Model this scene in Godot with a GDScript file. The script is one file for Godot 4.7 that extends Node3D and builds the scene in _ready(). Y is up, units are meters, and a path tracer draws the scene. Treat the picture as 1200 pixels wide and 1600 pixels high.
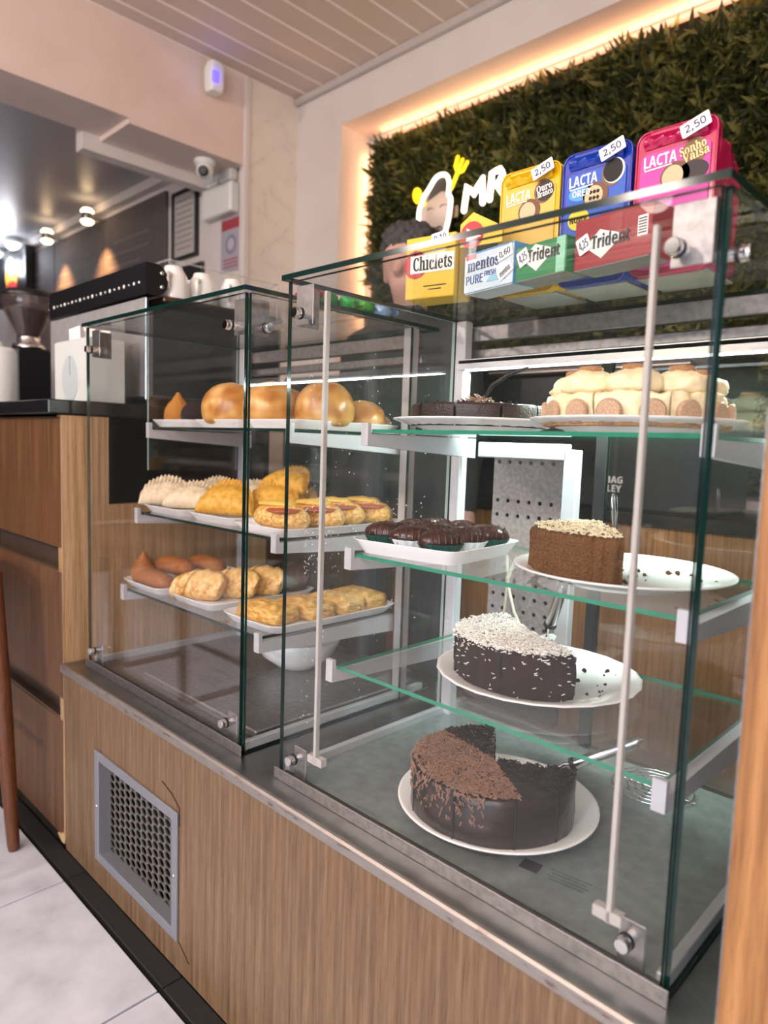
extends Node3D
# A bakery counter with two glass display cases. x runs along the counter, y is up, z points out of the counter towards the shop floor.

var M := {}
var used := {}

# ---------------------------------------------------------------- shapes
class Sh:
	var v := PackedVector3Array()
	var n := PackedVector3Array()
	var ix := PackedInt32Array()

	func tri_flat(a: Vector3, b: Vector3, c: Vector3) -> void:
		# corners run anticlockwise seen from outside
		var nn := (b - a).cross(c - a).normalized()
		var s := v.size()
		v.append_array([a, b, c])
		n.append_array([nn, nn, nn])
		ix.append_array([s, s + 2, s + 1])

	func quad(a: Vector3, b: Vector3, c: Vector3, d: Vector3) -> void:
		tri_flat(a, b, c)
		tri_flat(a, c, d)

	func piece(pv: PackedVector3Array, pi: PackedInt32Array, closed := true) -> void:
		# smooth piece; pi anticlockwise, turned over if the volume comes out negative
		var vol := 0.0
		if closed:
			var o := pv[0]
			for k in range(0, pi.size(), 3):
				vol += (pv[pi[k]] - o).dot((pv[pi[k + 1]] - o).cross(pv[pi[k + 2]] - o))
		var pn := PackedVector3Array()
		pn.resize(pv.size())
		var s := v.size()
		for k in range(0, pi.size(), 3):
			var a := pi[k]
			var b := pi[k + 1]
			var c := pi[k + 2]
			if vol < 0.0:
				var t := b
				b = c
				c = t
			var f := (pv[b] - pv[a]).cross(pv[c] - pv[a])
			pn[a] += f
			pn[b] += f
			pn[c] += f
			ix.append_array([s + a, s + c, s + b])
		for k in pn.size():
			n.append(pn[k].normalized() if pn[k].length_squared() > 1e-24 else Vector3.UP)
		v.append_array(pv)

	func grid(rows: Array, wrap := true, caps := true) -> void:
		# rows of points; wrap joins the end of each row to its start; caps close the first and last rows
		var nu: int = rows[0].size()
		var pv := PackedVector3Array()
		var pi := PackedInt32Array()
		for r in rows:
			pv.append_array(r)
		var last := nu if wrap else nu - 1
		for j in rows.size() - 1:
			for i in last:
				var a := j * nu + i
				var b := j * nu + (i + 1) % nu
				var c := b + nu
				var d := a + nu
				pi.append_array([a, b, c, a, c, d])
		if wrap and caps:
			for e in [0, rows.size() - 1]:
				var m := Vector3.ZERO
				for q in rows[e]:
					m += q
				m /= nu
				var s := pv.size()
				for q in rows[e]:
					pv.append(q)
				pv.append(m)
				for i in nu:
					var p := s + i
					var q2 := s + (i + 1) % nu
					if e == 0:
						pi.append_array([q2, p, s + nu])
					else:
						pi.append_array([p, q2, s + nu])
		piece(pv, pi, wrap and caps)

	func box(c: Vector3, size: Vector3, bev := 0.0, t := Transform3D()) -> void:
		var h := size / 2.0
		var b := minf(bev, minf(h.x, minf(h.y, h.z)) * 0.9)
		var q := func(x, y, z): return t * (c + Vector3(x, y, z))
		if b <= 0.0:
			for a in 3:
				for s in [-1.0, 1.0]:
					var p := []
					for e in [[-1, -1], [1, -1], [1, 1], [-1, 1]]:
						var w := Vector3.ZERO
						w[a] = s * h[a]
						w[(a + 1) % 3] = e[0] * h[(a + 1) % 3]
						w[(a + 2) % 3] = e[1] * h[(a + 2) % 3]
						p.append(q.call(w.x, w.y, w.z))
					if s > 0:
						quad(p[0], p[1], p[2], p[3])
					else:
						quad(p[3], p[2], p[1], p[0])
			return
		for a in 3:
			var a1 := (a + 1) % 3
			var a2 := (a + 2) % 3
			for s in [-1.0, 1.0]:
				var p := []
				for e in [[-1, -1], [1, -1], [1, 1], [-1, 1]]:
					var w := Vector3.ZERO
					w[a] = s * h[a]
					w[a1] = e[0] * (h[a1] - b)
					w[a2] = e[1] * (h[a2] - b)
					p.append(q.call(w.x, w.y, w.z))
				if s > 0:
					quad(p[0], p[1], p[2], p[3])
				else:
					quad(p[3], p[2], p[1], p[0])
			for s1 in [-1.0, 1.0]:
				for s2 in [-1.0, 1.0]:
					# the edge along a between faces s1 of a1 and s2 of a2
					var p := []
					for e in [[-1, 0], [1, 0], [1, 1], [-1, 1]]:
						var w := Vector3.ZERO
						w[a] = e[0] * (h[a] - b)
						w[a1] = s1 * (h[a1] if e[1] == 0 else h[a1] - b)
						w[a2] = s2 * (h[a2] - b if e[1] == 0 else h[a2])
						p.append(q.call(w.x, w.y, w.z))
					if s1 * s2 > 0:
						quad(p[0], p[1], p[2], p[3])
					else:
						quad(p[3], p[2], p[1], p[0])
		for sx in [-1.0, 1.0]:
			for sy in [-1.0, 1.0]:
				for sz in [-1.0, 1.0]:
					var p1 = q.call(sx * h.x, sy * (h.y - b), sz * (h.z - b))
					var p2 = q.call(sx * (h.x - b), sy * h.y, sz * (h.z - b))
					var p3 = q.call(sx * (h.x - b), sy * (h.y - b), sz * h.z)
					if sx * sy * sz > 0:
						tri_flat(p1, p2, p3)
					else:
						tri_flat(p3, p2, p1)

	func span(a: Vector3, b: Vector3, bev := 0.0) -> void:
		box((a + b) / 2.0, (b - a).abs(), bev)

	func tube(path: Array, radius, seg := 10, flat := 1.0) -> void:
		# a tube along the path; radius is a number or one for each point
		var rows := []
		var up := Vector3.UP
		var d0: Vector3 = (path[1] - path[0]).normalized()
		if absf(d0.y) > 0.9:
			up = Vector3.RIGHT
		var side := d0.cross(up).normalized()
		for k in path.size():
			var d: Vector3 = (path[mini(k + 1, path.size() - 1)] - path[maxi(k - 1, 0)]).normalized()
			side = (side - d * side.dot(d)).normalized()
			var o := side.cross(d)
			var r: float = radius[k] if radius is Array else radius
			var row := PackedVector3Array()
			for i in seg:
				var a := TAU * i / seg
				row.append(path[k] + side * cos(a) * r + o * sin(a) * r * flat)
			rows.append(row)
		grid(rows)

	func lathe(profile: Array, seg := 32, at := Vector3.ZERO, wave := 0.0, waves := 0) -> void:
		# profile of Vector2(radius, height); wave scallops the outer radius
		var rows := []
		for p in profile:
			var row := PackedVector3Array()
			for i in seg:
				var a := TAU * i / seg
				var r: float = p.x * (1.0 + wave * (p.x / profile[0].y if false else 1.0) * cos(a * waves)) if waves else p.x
				row.append(at + Vector3(cos(a) * r, p.y, -sin(a) * r))
			rows.append(row)
		grid(rows)

	func prism(poly: PackedVector2Array, z0: float, z1: float, t := Transform3D()) -> void:
		# a flat outline in x and y made thick along z
		var p := poly
		if Geometry2D.is_polygon_clockwise(p):
			p = p.duplicate()
			p.reverse()
		var ti := Geometry2D.triangulate_polygon(p)
		for k in range(0, ti.size(), 3):
			var a := p[ti[k]]
			var b := p[ti[k + 1]]
			var c := p[ti[k + 2]]
			if (b - a).cross(c - a) < 0:
				var w := b
				b = c
				c = w
			tri_flat(t * Vector3(a.x, a.y, z1), t * Vector3(b.x, b.y, z1), t * Vector3(c.x, c.y, z1))
			tri_flat(t * Vector3(c.x, c.y, z0), t * Vector3(b.x, b.y, z0), t * Vector3(a.x, a.y, z0))
		for k in p.size():
			var a := p[k]
			var b := p[(k + 1) % p.size()]
			quad(t * Vector3(a.x, a.y, z0), t * Vector3(b.x, b.y, z0), t * Vector3(b.x, b.y, z1), t * Vector3(a.x, a.y, z1))

	func arrays() -> Array:
		var a := []
		a.resize(Mesh.ARRAY_MAX)
		a[Mesh.ARRAY_VERTEX] = v
		a[Mesh.ARRAY_NORMAL] = n
		a[Mesh.ARRAY_INDEX] = ix
		return a


func mesh_of(s) -> ArrayMesh:
	var am := ArrayMesh.new()
	for q in (s if s is Array else [s]):
		am.add_surface_from_arrays(Mesh.PRIMITIVE_TRIANGLES, q.arrays())
	return am


func numbered(called: String) -> String:
	var k: int = used.get(called, 0)
	used[called] = k + 1
	return called if k == 0 else "%s_%03d" % [called, k]


func put(called: String, s, m, parent: Node = self) -> MeshInstance3D:
	# one named mesh; s is a Sh, a list of Sh (one material each) or a Mesh
	var o := MeshInstance3D.new()
	o.name = numbered(called) if parent == self else called
	o.mesh = s if s is Mesh else mesh_of(s)
	var ms: Array = m if m is Array else [m]
	for k in o.mesh.get_surface_count():
		o.set_surface_override_material(k, ms[mini(k, ms.size() - 1)])
	parent.add_child(o, true)
	return o


func thing(called: String, label: String, category: String, at := Vector3.ZERO, turn := 0.0, group := "") -> Node3D:
	var o := Node3D.new()
	o.name = numbered(called)
	add_child(o)
	o.position = at
	o.rotation.y = turn
	return tag(o, label, category, group)


func tag(o: Node3D, label: String, category: String, group := "") -> Node3D:
	o.set_meta("label", label)
	o.set_meta("category", category)
	if group:
		o.set_meta("group", group)
	return o


func struct(called: String, s, m) -> MeshInstance3D:
	var o := put(called, s, m)
	o.set_meta("kind", "structure")
	return o


func struct_root(called: String) -> Node3D:
	var o := Node3D.new()
	o.name = numbered(called)
	o.set_meta("kind", "structure")
	add_child(o)
	return o


func copy(src: Node3D, called: String, at: Vector3, turn := 0.0, label := "", group := "") -> Node3D:
	var r: Node3D = src.duplicate()
	r.name = numbered(called)
	add_child(r)
	r.position = at
	r.rotation = Vector3(0, turn, 0)
	if label:
		r.set_meta("label", label)
	if group:
		r.set_meta("group", group)
	return r


# ---------------------------------------------------------------- materials
func ramp(cols: Array, spots := []) -> Gradient:
	var g := Gradient.new()
	var of := PackedFloat32Array()
	var pc := PackedColorArray()
	for k in cols.size():
		of.append(spots[k] if spots else float(k) / (cols.size() - 1))
		pc.append(Color(cols[k]) if cols[k] is String else cols[k])
	g.offsets = of
	g.colors = pc
	return g


func noise_tex(g: Gradient, freq := 0.02, seed_ := 1, octaves := 4, kind := FastNoiseLite.TYPE_SIMPLEX_SMOOTH, size := 512) -> NoiseTexture2D:
	var f := FastNoiseLite.new()
	f.seed = seed_
	f.frequency = freq
	f.noise_type = kind
	f.fractal_octaves = octaves
	var t := NoiseTexture2D.new()
	t.noise = f
	t.width = size
	t.height = size
	t.seamless = true
	t.normalize = true
	if g:
		t.color_ramp = g
	return t


func plain(col, rough := 0.5, metal := 0.0) -> StandardMaterial3D:
	var m := StandardMaterial3D.new()
	m.albedo_color = Color(col) if col is String else col
	m.roughness = rough
	m.metallic = metal
	return m


func speckled(cols: Array, scale: Vector3, rough := 0.6, freq := 0.02, seed_ := 1, bump := 0.0, world := false, spots := [], octaves := 4, kind := FastNoiseLite.TYPE_SIMPLEX_SMOOTH) -> StandardMaterial3D:
	var m := plain(Color.WHITE, rough)
	m.albedo_texture = noise_tex(ramp(cols, spots), freq, seed_, octaves, kind)
	m.uv1_triplanar = true
	m.uv1_world_triplanar = world
	m.uv1_scale = scale
	if bump > 0.0:
		m.heightmap_enabled = true
		m.heightmap_scale = bump
		m.heightmap_texture = noise_tex(null, freq, seed_, octaves, kind)
	return m


func wood(cols: Array, pore: String, seed_: int, rough := 0.45, scale := 1.0) -> StandardMaterial3D:
	var m := speckled(cols, Vector3(8.0, 0.24, 8.0) * scale, rough, 0.018, seed_, 0.0, true, [], 5)
	m.detail_enabled = true
	m.detail_blend_mode = BaseMaterial3D.BLEND_MODE_MUL
	m.detail_albedo = noise_tex(ramp([Color(pore), "ffffff", "ffffff"], [0.0, 0.42, 1.0]), 0.06, seed_ + 7, 3)
	m.detail_uv_layer = BaseMaterial3D.DETAIL_UV_2
	m.uv2_triplanar = true
	m.uv2_world_triplanar = true
	m.uv2_scale = Vector3(15.0, 0.42, 15.0) * scale
	return m


func glass(alpha := 0.02, col := "b8c8c0") -> StandardMaterial3D:
	var m := plain(Color(col), 0.0)
	m.albedo_color.a = alpha
	m.transparency = BaseMaterial3D.TRANSPARENCY_ALPHA
	return m


func glow(col, energy: float) -> StandardMaterial3D:
	var m := plain(col, 0.5)
	m.emission_enabled = true
	m.emission = Color(col) if col is String else col
	m.emission_energy_multiplier = energy
	return m


func make_materials() -> void:
	M.wood = wood(["59432e", "6a523a", "775f45", "836a4f"], "b3a08c", 3)
	M.drawer_wood = wood(["4a301c", "5b3d25", "68492d", "735234"], "b3a08c", 11)
	M.panel_wood = wood(["86694a", "9b7d5a", "aa8b67", "b79974"], "bda88f", 21)
	M.end_wood = wood(["7c5530", "936739", "a47545", "b08252"], "c0a284", 31)
	M.chip = speckled(["c9ab84", "b08d62", "dcc4a0"], Vector3(20, 20, 20), 0.9, 0.05, 5)
	M.tile = speckled(["b3b9c4", "c0c6d1", "c8ced9", "d0d6e0"], Vector3(1.3, 1.3, 1.3), 0.38, 0.012, 8, 0.02, true, [], 6)
	M.grout = plain("24221f", 0.9)
	M.granite = speckled(["101112", "17181a", "1d1f21", "55585c"], Vector3(9, 9, 9), 0.22, 0.09, 4, 0.0, true, [0.0, 0.5, 0.86, 1.0], 2)
	M.granite_strip = speckled(["1a1b1d", "222426", "2a2c2f", "3d3b38"], Vector3(5, 5, 5), 0.5, 0.06, 14, 0.0, true, [0.0, 0.5, 0.9, 1.0], 3)
	M.steel = speckled(["8d9090", "9c9f9f", "a8abab"], Vector3(1.5, 1.5, 1.5), 0.28, 0.02, 6, 0.0, true)
	M.steel.metallic = 1.0
	M.steel_dull = speckled(["7d7c7d", "918f8f", "9f9c9b"], Vector3(4, 4, 4), 0.42, 0.03, 16, 0.0, true)
	M.steel_dull.metallic = 0.9
	M.steel_lip = speckled(["6d4c3c", "8f8781", "9d9893", "a8a39e"], Vector3(2, 8, 2), 0.42, 0.02, 26, 0.0, true, [0.0, 0.20, 0.24, 1.0])
	M.steel_lip.metallic = 0.8
	M.case_floor = speckled(["7d8987", "8a9694", "98a3a1"], Vector3(3, 3, 3), 0.34, 0.02, 36, 0.0, true)
	M.case_floor.metallic = 0.55
	M.chrome = plain("d8dadb", 0.08, 1.0)
	M.brushed = plain("b4b2b0", 0.3, 1.0)
	M.bracket_white = plain("c3c4c8", 0.4, 0.2)
	M.strip_grey = plain("a9a6a0", 0.5)
	M.glass = glass(0.005)
	M.glass_hazy = glass(0.008, "9fb0a8")
	M.glass_hazy.metallic_specular = 0.32
	M.edge = plain("0c2723", 0.1)
	M.edge_light = plain("93a8a2", 0.12)
	M.edge_green = plain("2f7f66", 0.12)
	M.rubber = plain("141414", 0.5)
	M.dark = plain("17181a", 0.6)
	M.dark_metal = plain("6a594c", 0.38, 0.7)
	M.ceramic = plain("eef1ee", 0.12)
	M.ceramic_tray = plain("eeefee", 0.18)
	M.paint_white = speckled(["d6c4bb", "dccbc3", "dfcfc8"], Vector3(0.6, 0.6, 0.6), 0.75, 0.01, 9, 0.0, true)
	M.front_wall = plain("2b2724", 0.8)
	M.paint_cool = speckled(["d3cdca", "d9d4d1"], Vector3(0.6, 0.6, 0.6), 0.7, 0.01, 10, 0.0, true)
	M.ceiling = plain("cdbdb3", 0.55)
	M.ceiling_gap = plain("f6efe9", 0.5)
	M.cornice = plain("b9b2b0", 0.6)
	M.marble = speckled(["8f8a86", "d8cec4", "e0d7cd", "e6ded5"], Vector3(0.9, 0.9, 0.9), 0.35, 0.008, 77, 0.0, true, [0.0, 0.07, 0.15, 1.0], 5, FastNoiseLite.TYPE_SIMPLEX)
	(M.marble.albedo_texture.noise as FastNoiseLite).fractal_type = FastNoiseLite.FRACTAL_RIDGED
	M.marble.albedo_texture.color_ramp = ramp(["e6ded5", "e0d7cd", "d8cec4", "8a847f"], [0.0, 0.72, 0.88, 1.0])
	M.gloss_ceiling = plain("a9aab0", 0.36)
	M.menu_board = speckled(["4d4748", "575152", "605a5b"], Vector3(1, 6, 1), 0.7, 0.02, 41, 0.0, true)
	M.black_plastic = plain("1a1b1e", 0.3)
	M.white_plastic = plain("dfe3e1", 0.35)
	M.paper = plain("f2f0ec", 0.8)
	M.ink_dark = plain("23262b", 0.7)
	M.ink_red = plain("a8302c", 0.7)
	M.stool_wood = speckled(["4a2814", "5c341b", "6d4023"], Vector3(14, 1.5, 14), 0.35, 0.02, 51, 0.0, false)


# ---------------------------------------------------------------- start
func _ready() -> void:
	camera_and_light()
	make_materials()
	room()
	counter()
	cases()
	foods_savoury()
	foods_sweet()
	sweets_on_top()
	bar_things()
	wall_things()
	far_room()
	person()


func area_light(called: String, at: Vector3, towards: Vector3, size: Vector2, col, energy: float) -> void:
	var l := AreaLight3D.new()
	l.name = called
	l.area_size = size
	l.area_normalize_energy = true
	l.light_color = Color(col)
	l.light_energy = energy
	l.shadow_enabled = true
	l.area_range = 12.0
	add_child(l)
	var up := Vector3.UP if absf(towards.normalized().y) < 0.9 else Vector3.FORWARD
	l.look_at_from_position(at, at + towards, up)


func camera_and_light() -> void:
	var cam := Camera3D.new()
	cam.name = "camera"
	cam.near = 0.05
	cam.far = 60.0
	cam.fov = rad_to_deg(2.0 * atan(800.0 / 1077.6))
	var at := CameraAttributesPhysical.new()
	at.frustum_focal_length = 12.0 * 1077.6 / 800.0
	at.frustum_focus_distance = 1.15
	at.exposure_aperture = 2.2
	cam.attributes = at
	add_child(cam)
	cam.transform = Transform3D(Basis(Vector3(0.714359, 0.033609, -0.698971), Vector3(-0.091223, 0.994795, -0.045398), Vector3(0.693808, 0.096193, 0.713707)), Vector3(0, 1.037, 0.64))
	cam.current = true

	var env := Environment.new()
	env.background_mode = Environment.BG_SKY
	var sky := Sky.new()
	var sm := ProceduralSkyMaterial.new()
	sm.sky_top_color = Color("9db4d6")
	sm.sky_horizon_color = Color("e4e9f2")
	sm.ground_bottom_color = Color("8b8a88")
	sm.ground_horizon_color = Color("c9c8c6")
	sm.sky_energy_multiplier = 2.7
	sm.ground_energy_multiplier = 1.6
	sky.sky_material = sm
	env.sky = sky
	env.tonemap_mode = Environment.TONE_MAPPER_LINEAR
	env.tonemap_exposure = 1.08
	env.sdfgi_enabled = true
	env.ssao_enabled = true
	env.ssil_enabled = true
	var we := WorldEnvironment.new()
	we.name = "world"
	we.environment = env
	add_child(we)

	# the tube light at the top of the cake case
	area_light("case_tube_light", Vector3(-0.565, 1.1865, -0.461), Vector3(0, -1.0, 0.12), Vector2(0.56, 0.012), "e0f6ee", 0.85)
	# warm strips behind the edge of the hedge
	area_light("hedge_strip_light", Vector3(-2.612, 1.75, -1.888), Vector3(-1, 0, 1.1), Vector2(0.012, 1.5), "ffb680", 0.26)
	area_light("hedge_strip_light_001", Vector3(-0.6, 2.545, -1.888), Vector3(0, 1, 1.1), Vector2(3.9, 0.012), "ffb680", 0.62)
	# globe pendants in a row over the shop floor
	for x in [-2.70, -1.40, -0.10, 1.20]:
		var o := OmniLight3D.new()
		o.name = "globe_light"
		o.light_color = Color("ffece0")
		o.light_energy = 1.9
		o.light_size = 0.06
		o.omni_range = 12.0
		o.omni_attenuation = 2.0
		o.shadow_enabled = true
		add_child(o, true)
		o.position = Vector3(x, 2.19, 2.40)


# ---------------------------------------------------------------- the room
func room() -> void:
	# floor of 45 cm tiles laid in dark grout
	var fl := struct_root("floor")
	var bed := Sh.new()
	bed.span(Vector3(-8.2, -0.12, -2.1), Vector3(2.4, -0.010, 4.4))
	put("grout_bed", bed, M.grout, fl)
	var ts := Sh.new()
	ts.box(Vector3.ZERO, Vector3(0.4445, 0.014, 0.4445), 0.001)
	var tm := mesh_of(ts)
	for i in range(-9, 8):
		for j in 9:
			var t := put("tile", tm, M.tile, fl)
			t.position = Vector3(-1.123 + 0.45 * i + 0.225, -0.007, 0.049 + 0.45 * j + 0.225)
	# a strip of black granite along the counter
	var gs := struct_root("trim_1")
	for i in range(-4, 3):
		var s := Sh.new()
		var x0 := -1.123 + 0.45 * i
		s.span(Vector3(x0 + 0.0015, -0.012, 0.001), Vector3(x0 + 0.4485, 0.001, 0.0425), 0.001)
		put("granite_piece", s, M.granite_strip, gs)

	# ceiling of white planks running to the back wall
	var ce := struct_root("ceiling")
	var cb := Sh.new()
	cb.span(Vector3(-3.4, 2.812, -2.1), Vector3(2.4, 2.9, 4.4))
	put("ceiling_board", cb, M.ceiling_gap, ce)
	for i in 42:
		var s := Sh.new()
		var x0 := -3.0 + 0.13 * i - 0.0395
		s.span(Vector3(maxf(x0, -3.0) + 0.004, 2.8, -1.70), Vector3(minf(x0 + 0.126, 2.3), 2.813, 4.3), 0.003)
		put("plank", s, M.ceiling, ce)
		var j := Sh.new()
		j.span(Vector3(maxf(x0, -3.0) - 0.007, 2.7985, -1.70), Vector3(maxf(x0, -3.0) + 0.0035, 2.813, 4.3), 0.002)
		put("joint_bead", j, M.ceiling_gap, ce)

	# back wall with the recess that holds the hedge
	for q in [[-3.25, 0.0, -1.895, -2.655, 2.9, -1.70], [-2.655, 2.585, -1.895, 2.3, 2.9, -1.70], [-2.655, 0.0, -1.895, 2.3, 0.9, -1.70], [1.6, 0.9, -1.895, 2.3, 2.585, -1.70], [-3.25, 0.0, -2.02, 2.3, 2.9, -1.902]]:
		var s := Sh.new()
		s.span(Vector3(q[0], q[1], q[2]), Vector3(q[3], q[4], q[5]))
		struct("wall_back", s, M.paint_cool)
	var co := Sh.new()
	co.span(Vector3(-2.998, 2.765, -1.70), Vector3(2.3, 2.8, -1.672), 0.004)
	struct("trim_2", co, M.cornice)
	# side wall: marble pier, then the opening under a beam
	var mp := Sh.new()
	mp.span(Vector3(-3.2, 0, -1.70), Vector3(-2.999, 2.8, -1.40))
	struct("wall_left", mp, M.marble)
	var ep := Sh.new()
	ep.span(Vector3(-3.03, 0, -1.404), Vector3(-2.988, 2.8, -1.372), 0.003)
	struct("trim_3", ep, M.paint_cool)
	var bm := Sh.new()
	bm.span(Vector3(-3.29, 2.405, -0.79), Vector3(-3.0, 2.9, 4.3))
	bm.span(Vector3(-3.29, 2.382, -1.374), Vector3(-3.0, 2.9, -0.79))
	struct("trim_4", bm, M.paint_white)
	var b2 := Sh.new()
	b2.span(Vector3(-3.365, 2.33, -1.374), Vector3(-3.29, 2.6, -0.71))
	struct("trim_5", b2, M.paint_cool)
	# the wall pier where the shop front begins, the wall across the shop and the shop front
	var wr := Sh.new()
	wr.span(Vector3(2.3, 0, -2.0), Vector3(2.45, 2.9, 4.4))
	struct("wall_right", wr, M.paint_white)
	var wf := Sh.new()
	wf.span(Vector3(-8.2, 2.45, 4.3), Vector3(2.45, 2.9, 4.45))
	wf.span(Vector3(2.0, 0, 4.3), Vector3(2.45, 2.45, 4.45))
	wf.span(Vector3(-8.2, 0, 4.3), Vector3(-0.9, 2.45, 4.45))
	struct("wall_front", wf, M.front_wall)
	var we := Sh.new()
	we.span(Vector3(-8.35, 0, -2.1), Vector3(-8.2, 2.9, 4.4))
	struct("wall_end", we, M.front_wall)
	for x in [-2.70, -1.40, -0.10, 1.20]:
		pendant(Vector3(x, 2.19, 2.40))


func pendant(p: Vector3) -> void:
	var t := thing("pendant_lamp", "small white glass globe pendant over the shop floor", "lamp", p, 0.0, "globe pendants over the shop floor")
	var g := Sh.new()
	g.lathe([Vector2(0.002, -0.075), Vector2(0.035, -0.066), Vector2(0.064, -0.038), Vector2(0.075, 0.0), Vector2(0.064, 0.038), Vector2(0.035, 0.066), Vector2(0.02, 0.072)], 28)
	put("globe", g, glow("fff0e2", 14.0), t)
	var c := Sh.new()
	c.lathe([Vector2(0.024, 0.068), Vector2(0.026, 0.072), Vector2(0.022, 0.11), Vector2(0.006, 0.12)], 20)
	put("cap", c, M.brushed, t)
	var w := Sh.new()
	w.tube([Vector3(0, 0.115, 0), Vector3(0, 2.80 - p.y, 0)], 0.003, 6)
	put("cord", w, M.rubber, t)


# ---------------------------------------------------------------- the counter below the cases
func counter() -> void:
	var t := thing("display_counter", "long wood-panelled counter base carrying both glass display cases", "counter")
	var vx0 := -1.513
	var vx1 := -1.140
	var vy0 := 0.064
	var vy1 := 0.326
	var b := 0.012
	var p := Sh.new()
	p.span(Vector3(-1.6955, 0.002, -0.02), Vector3(vx0 + b, 0.462, 0.0))
	p.span(Vector3(vx1 - b, 0.002, -0.02), Vector3(-0.182, 0.462, 0.0))
	p.span(Vector3(vx0 + b, 0.002, -0.02), Vector3(vx1 - b, vy0 + b, 0.0))
	p.span(Vector3(vx0 + b, vy1 - b, -0.02), Vector3(vx1 - b, 0.462, 0.0))
	put("front_panel", p, M.wood, t)
	var bo := Sh.new()
	bo.span(Vector3(-1.69, 0.002, -0.62), Vector3(-0.19, 0.46, -0.60))
	bo.span(Vector3(-1.69, 0.002, -0.60), Vector3(-1.67, 0.46, -0.02))
	bo.span(Vector3(-0.21, 0.002, -0.60), Vector3(-0.19, 0.46, -0.02))
	put("carcass", bo, M.dark, t)
	var st := Sh.new()
	st.span(Vector3(-1.695, 0.4625, -0.62), Vector3(-0.182, 0.480, 0.006), 0.001)
	put("steel_top", st, M.steel, t)
	var lip := Sh.new()
	lip.span(Vector3(-1.695, 0.460, 0.0), Vector3(-0.182, 0.4805, 0.011), 0.003)
	put("steel_edge", lip, M.steel_lip, t)
	# the vent: angle frame and a sheet punched with staggered holes
	var f := Sh.new()
	var w := 0.021
	var e := 0.005
	f.span(Vector3(vx0, vy0, 0.0), Vector3(vx0 + w, vy1, e), 0.001)
	f.span(Vector3(vx1 - w, vy0, 0.0), Vector3(vx1, vy1, e), 0.001)
	f.span(Vector3(vx0 + w, vy0, 0.0), Vector3(vx1 - w, vy0 + w, e), 0.001)
	f.span(Vector3(vx0 + w, vy1 - w, 0.0), Vector3(vx1 - w, vy1, e), 0.001)
	var dpt := -0.026
	f.span(Vector3(vx0 + w - 0.003, vy0 + w, dpt), Vector3(vx0 + w, vy1 - w, 0.001))
	f.span(Vector3(vx1 - w, vy0 + w, dpt), Vector3(vx1 - w + 0.003, vy1 - w, 0.001))
	f.span(Vector3(vx0 + w, vy0 + w - 0.003, dpt), Vector3(vx1 - w, vy0 + w, 0.001))
	f.span(Vector3(vx0 + w, vy1 - w, dpt), Vector3(vx1 - w, vy1 - w + 0.003, 0.001))
	var vent := put("vent_grille", f, plain("8f9299", 0.45, 0.55), t)
	vent.set_meta("label", "square steel vent frame with a punched grille")
	var x0 := vx0 + w
	var x1 := vx1 - w
	var y0 := vy0 + w
	var y1 := vy1 - w
	var g := Sh.new()
	var nx := 13
	var ny := 13
	var cw := (x1 - x0) / nx
	var chh := (y1 - y0) / (ny - 0.5)
	for i in nx:
		for j in ny:
			hole(g, Vector3(x0 + cw * (i + 0.5), y0 + chh * (j + (0.5 if i % 2 else 0.0)), dpt + 0.004), cw, chh, y0, y1)
	put("punched_grille", g, plain("74706a", 0.45, 0.5), vent)
	for s in [[vx0 + 0.012, 0.195], [vx1 - 0.012, 0.195]]:
		var sc := Sh.new()
		sc.lathe([Vector2(0.0045, 0), Vector2(0.004, 0.002), Vector2(0.0001, 0.0028)], 12)
		var o := put("screw", sc, M.brushed, vent)
		o.transform = Transform3D(Basis(Vector3.RIGHT, PI / 2), Vector3(s[0], s[1], e))
	var bk := Sh.new()
	bk.span(Vector3(vx0, vy0, -0.12), Vector3(vx1, vy1, -0.1))
	put("vent_lining", bk, M.rubber, t)
	# splits in the veneer at the corners of the vent
	for c in [[Vector3(-1.205, 0.365, 0.0006), Vector3(-1.165, 0.353, 0.0006), Vector3(-1.138, 0.335, 0.0006), Vector3(-1.137, 0.30, 0.0006)], [Vector3(-1.139, 0.064, 0.0006), Vector3(-1.10, 0.040, 0.0006)]]:
		var q := Sh.new()
		q.tube(c, 0.0011, 5)
		put("veneer_split", q, plain("2a1b10", 0.9), t)

	# the drawer cabinet at the end of the cases, under a granite top
	var c := thing("drawer_cabinet", "tall wooden bar cabinet with drawers under the black granite top", "cabinet")
	var ca := Sh.new()
	ca.span(Vector3(-2.98, 0.03, -0.62), Vector3(-1.72, 1.08, -0.60))
	ca.span(Vector3(-2.98, 0.03, -0.60), Vector3(-2.96, 1.08, -0.02))
	ca.span(Vector3(-2.25, 0.03, -0.60), Vector3(-2.23, 1.08, -0.02))
	ca.span(Vector3(-2.96, 0.03, -0.60), Vector3(-1.73, 0.05, -0.02))
	put("carcass", ca, plain("2a2420", 0.8), c)
	var sp := Sh.new()
	var poly := PackedVector2Array([Vector2(-0.0, 0.02), Vector2(0.60, 0.02), Vector2(0.60, 0.866), Vector2(0.115, 0.866), Vector2(0.115, 1.083), Vector2(0.0, 1.083)])
	sp.prism(poly, -1.722, -1.6985, Transform3D(Basis(Vector3(0, 0, -1), Vector3.UP, Vector3(1, 0, 0)), Vector3.ZERO))
	put("side_panel", sp, M.panel_wood, c)
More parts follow.
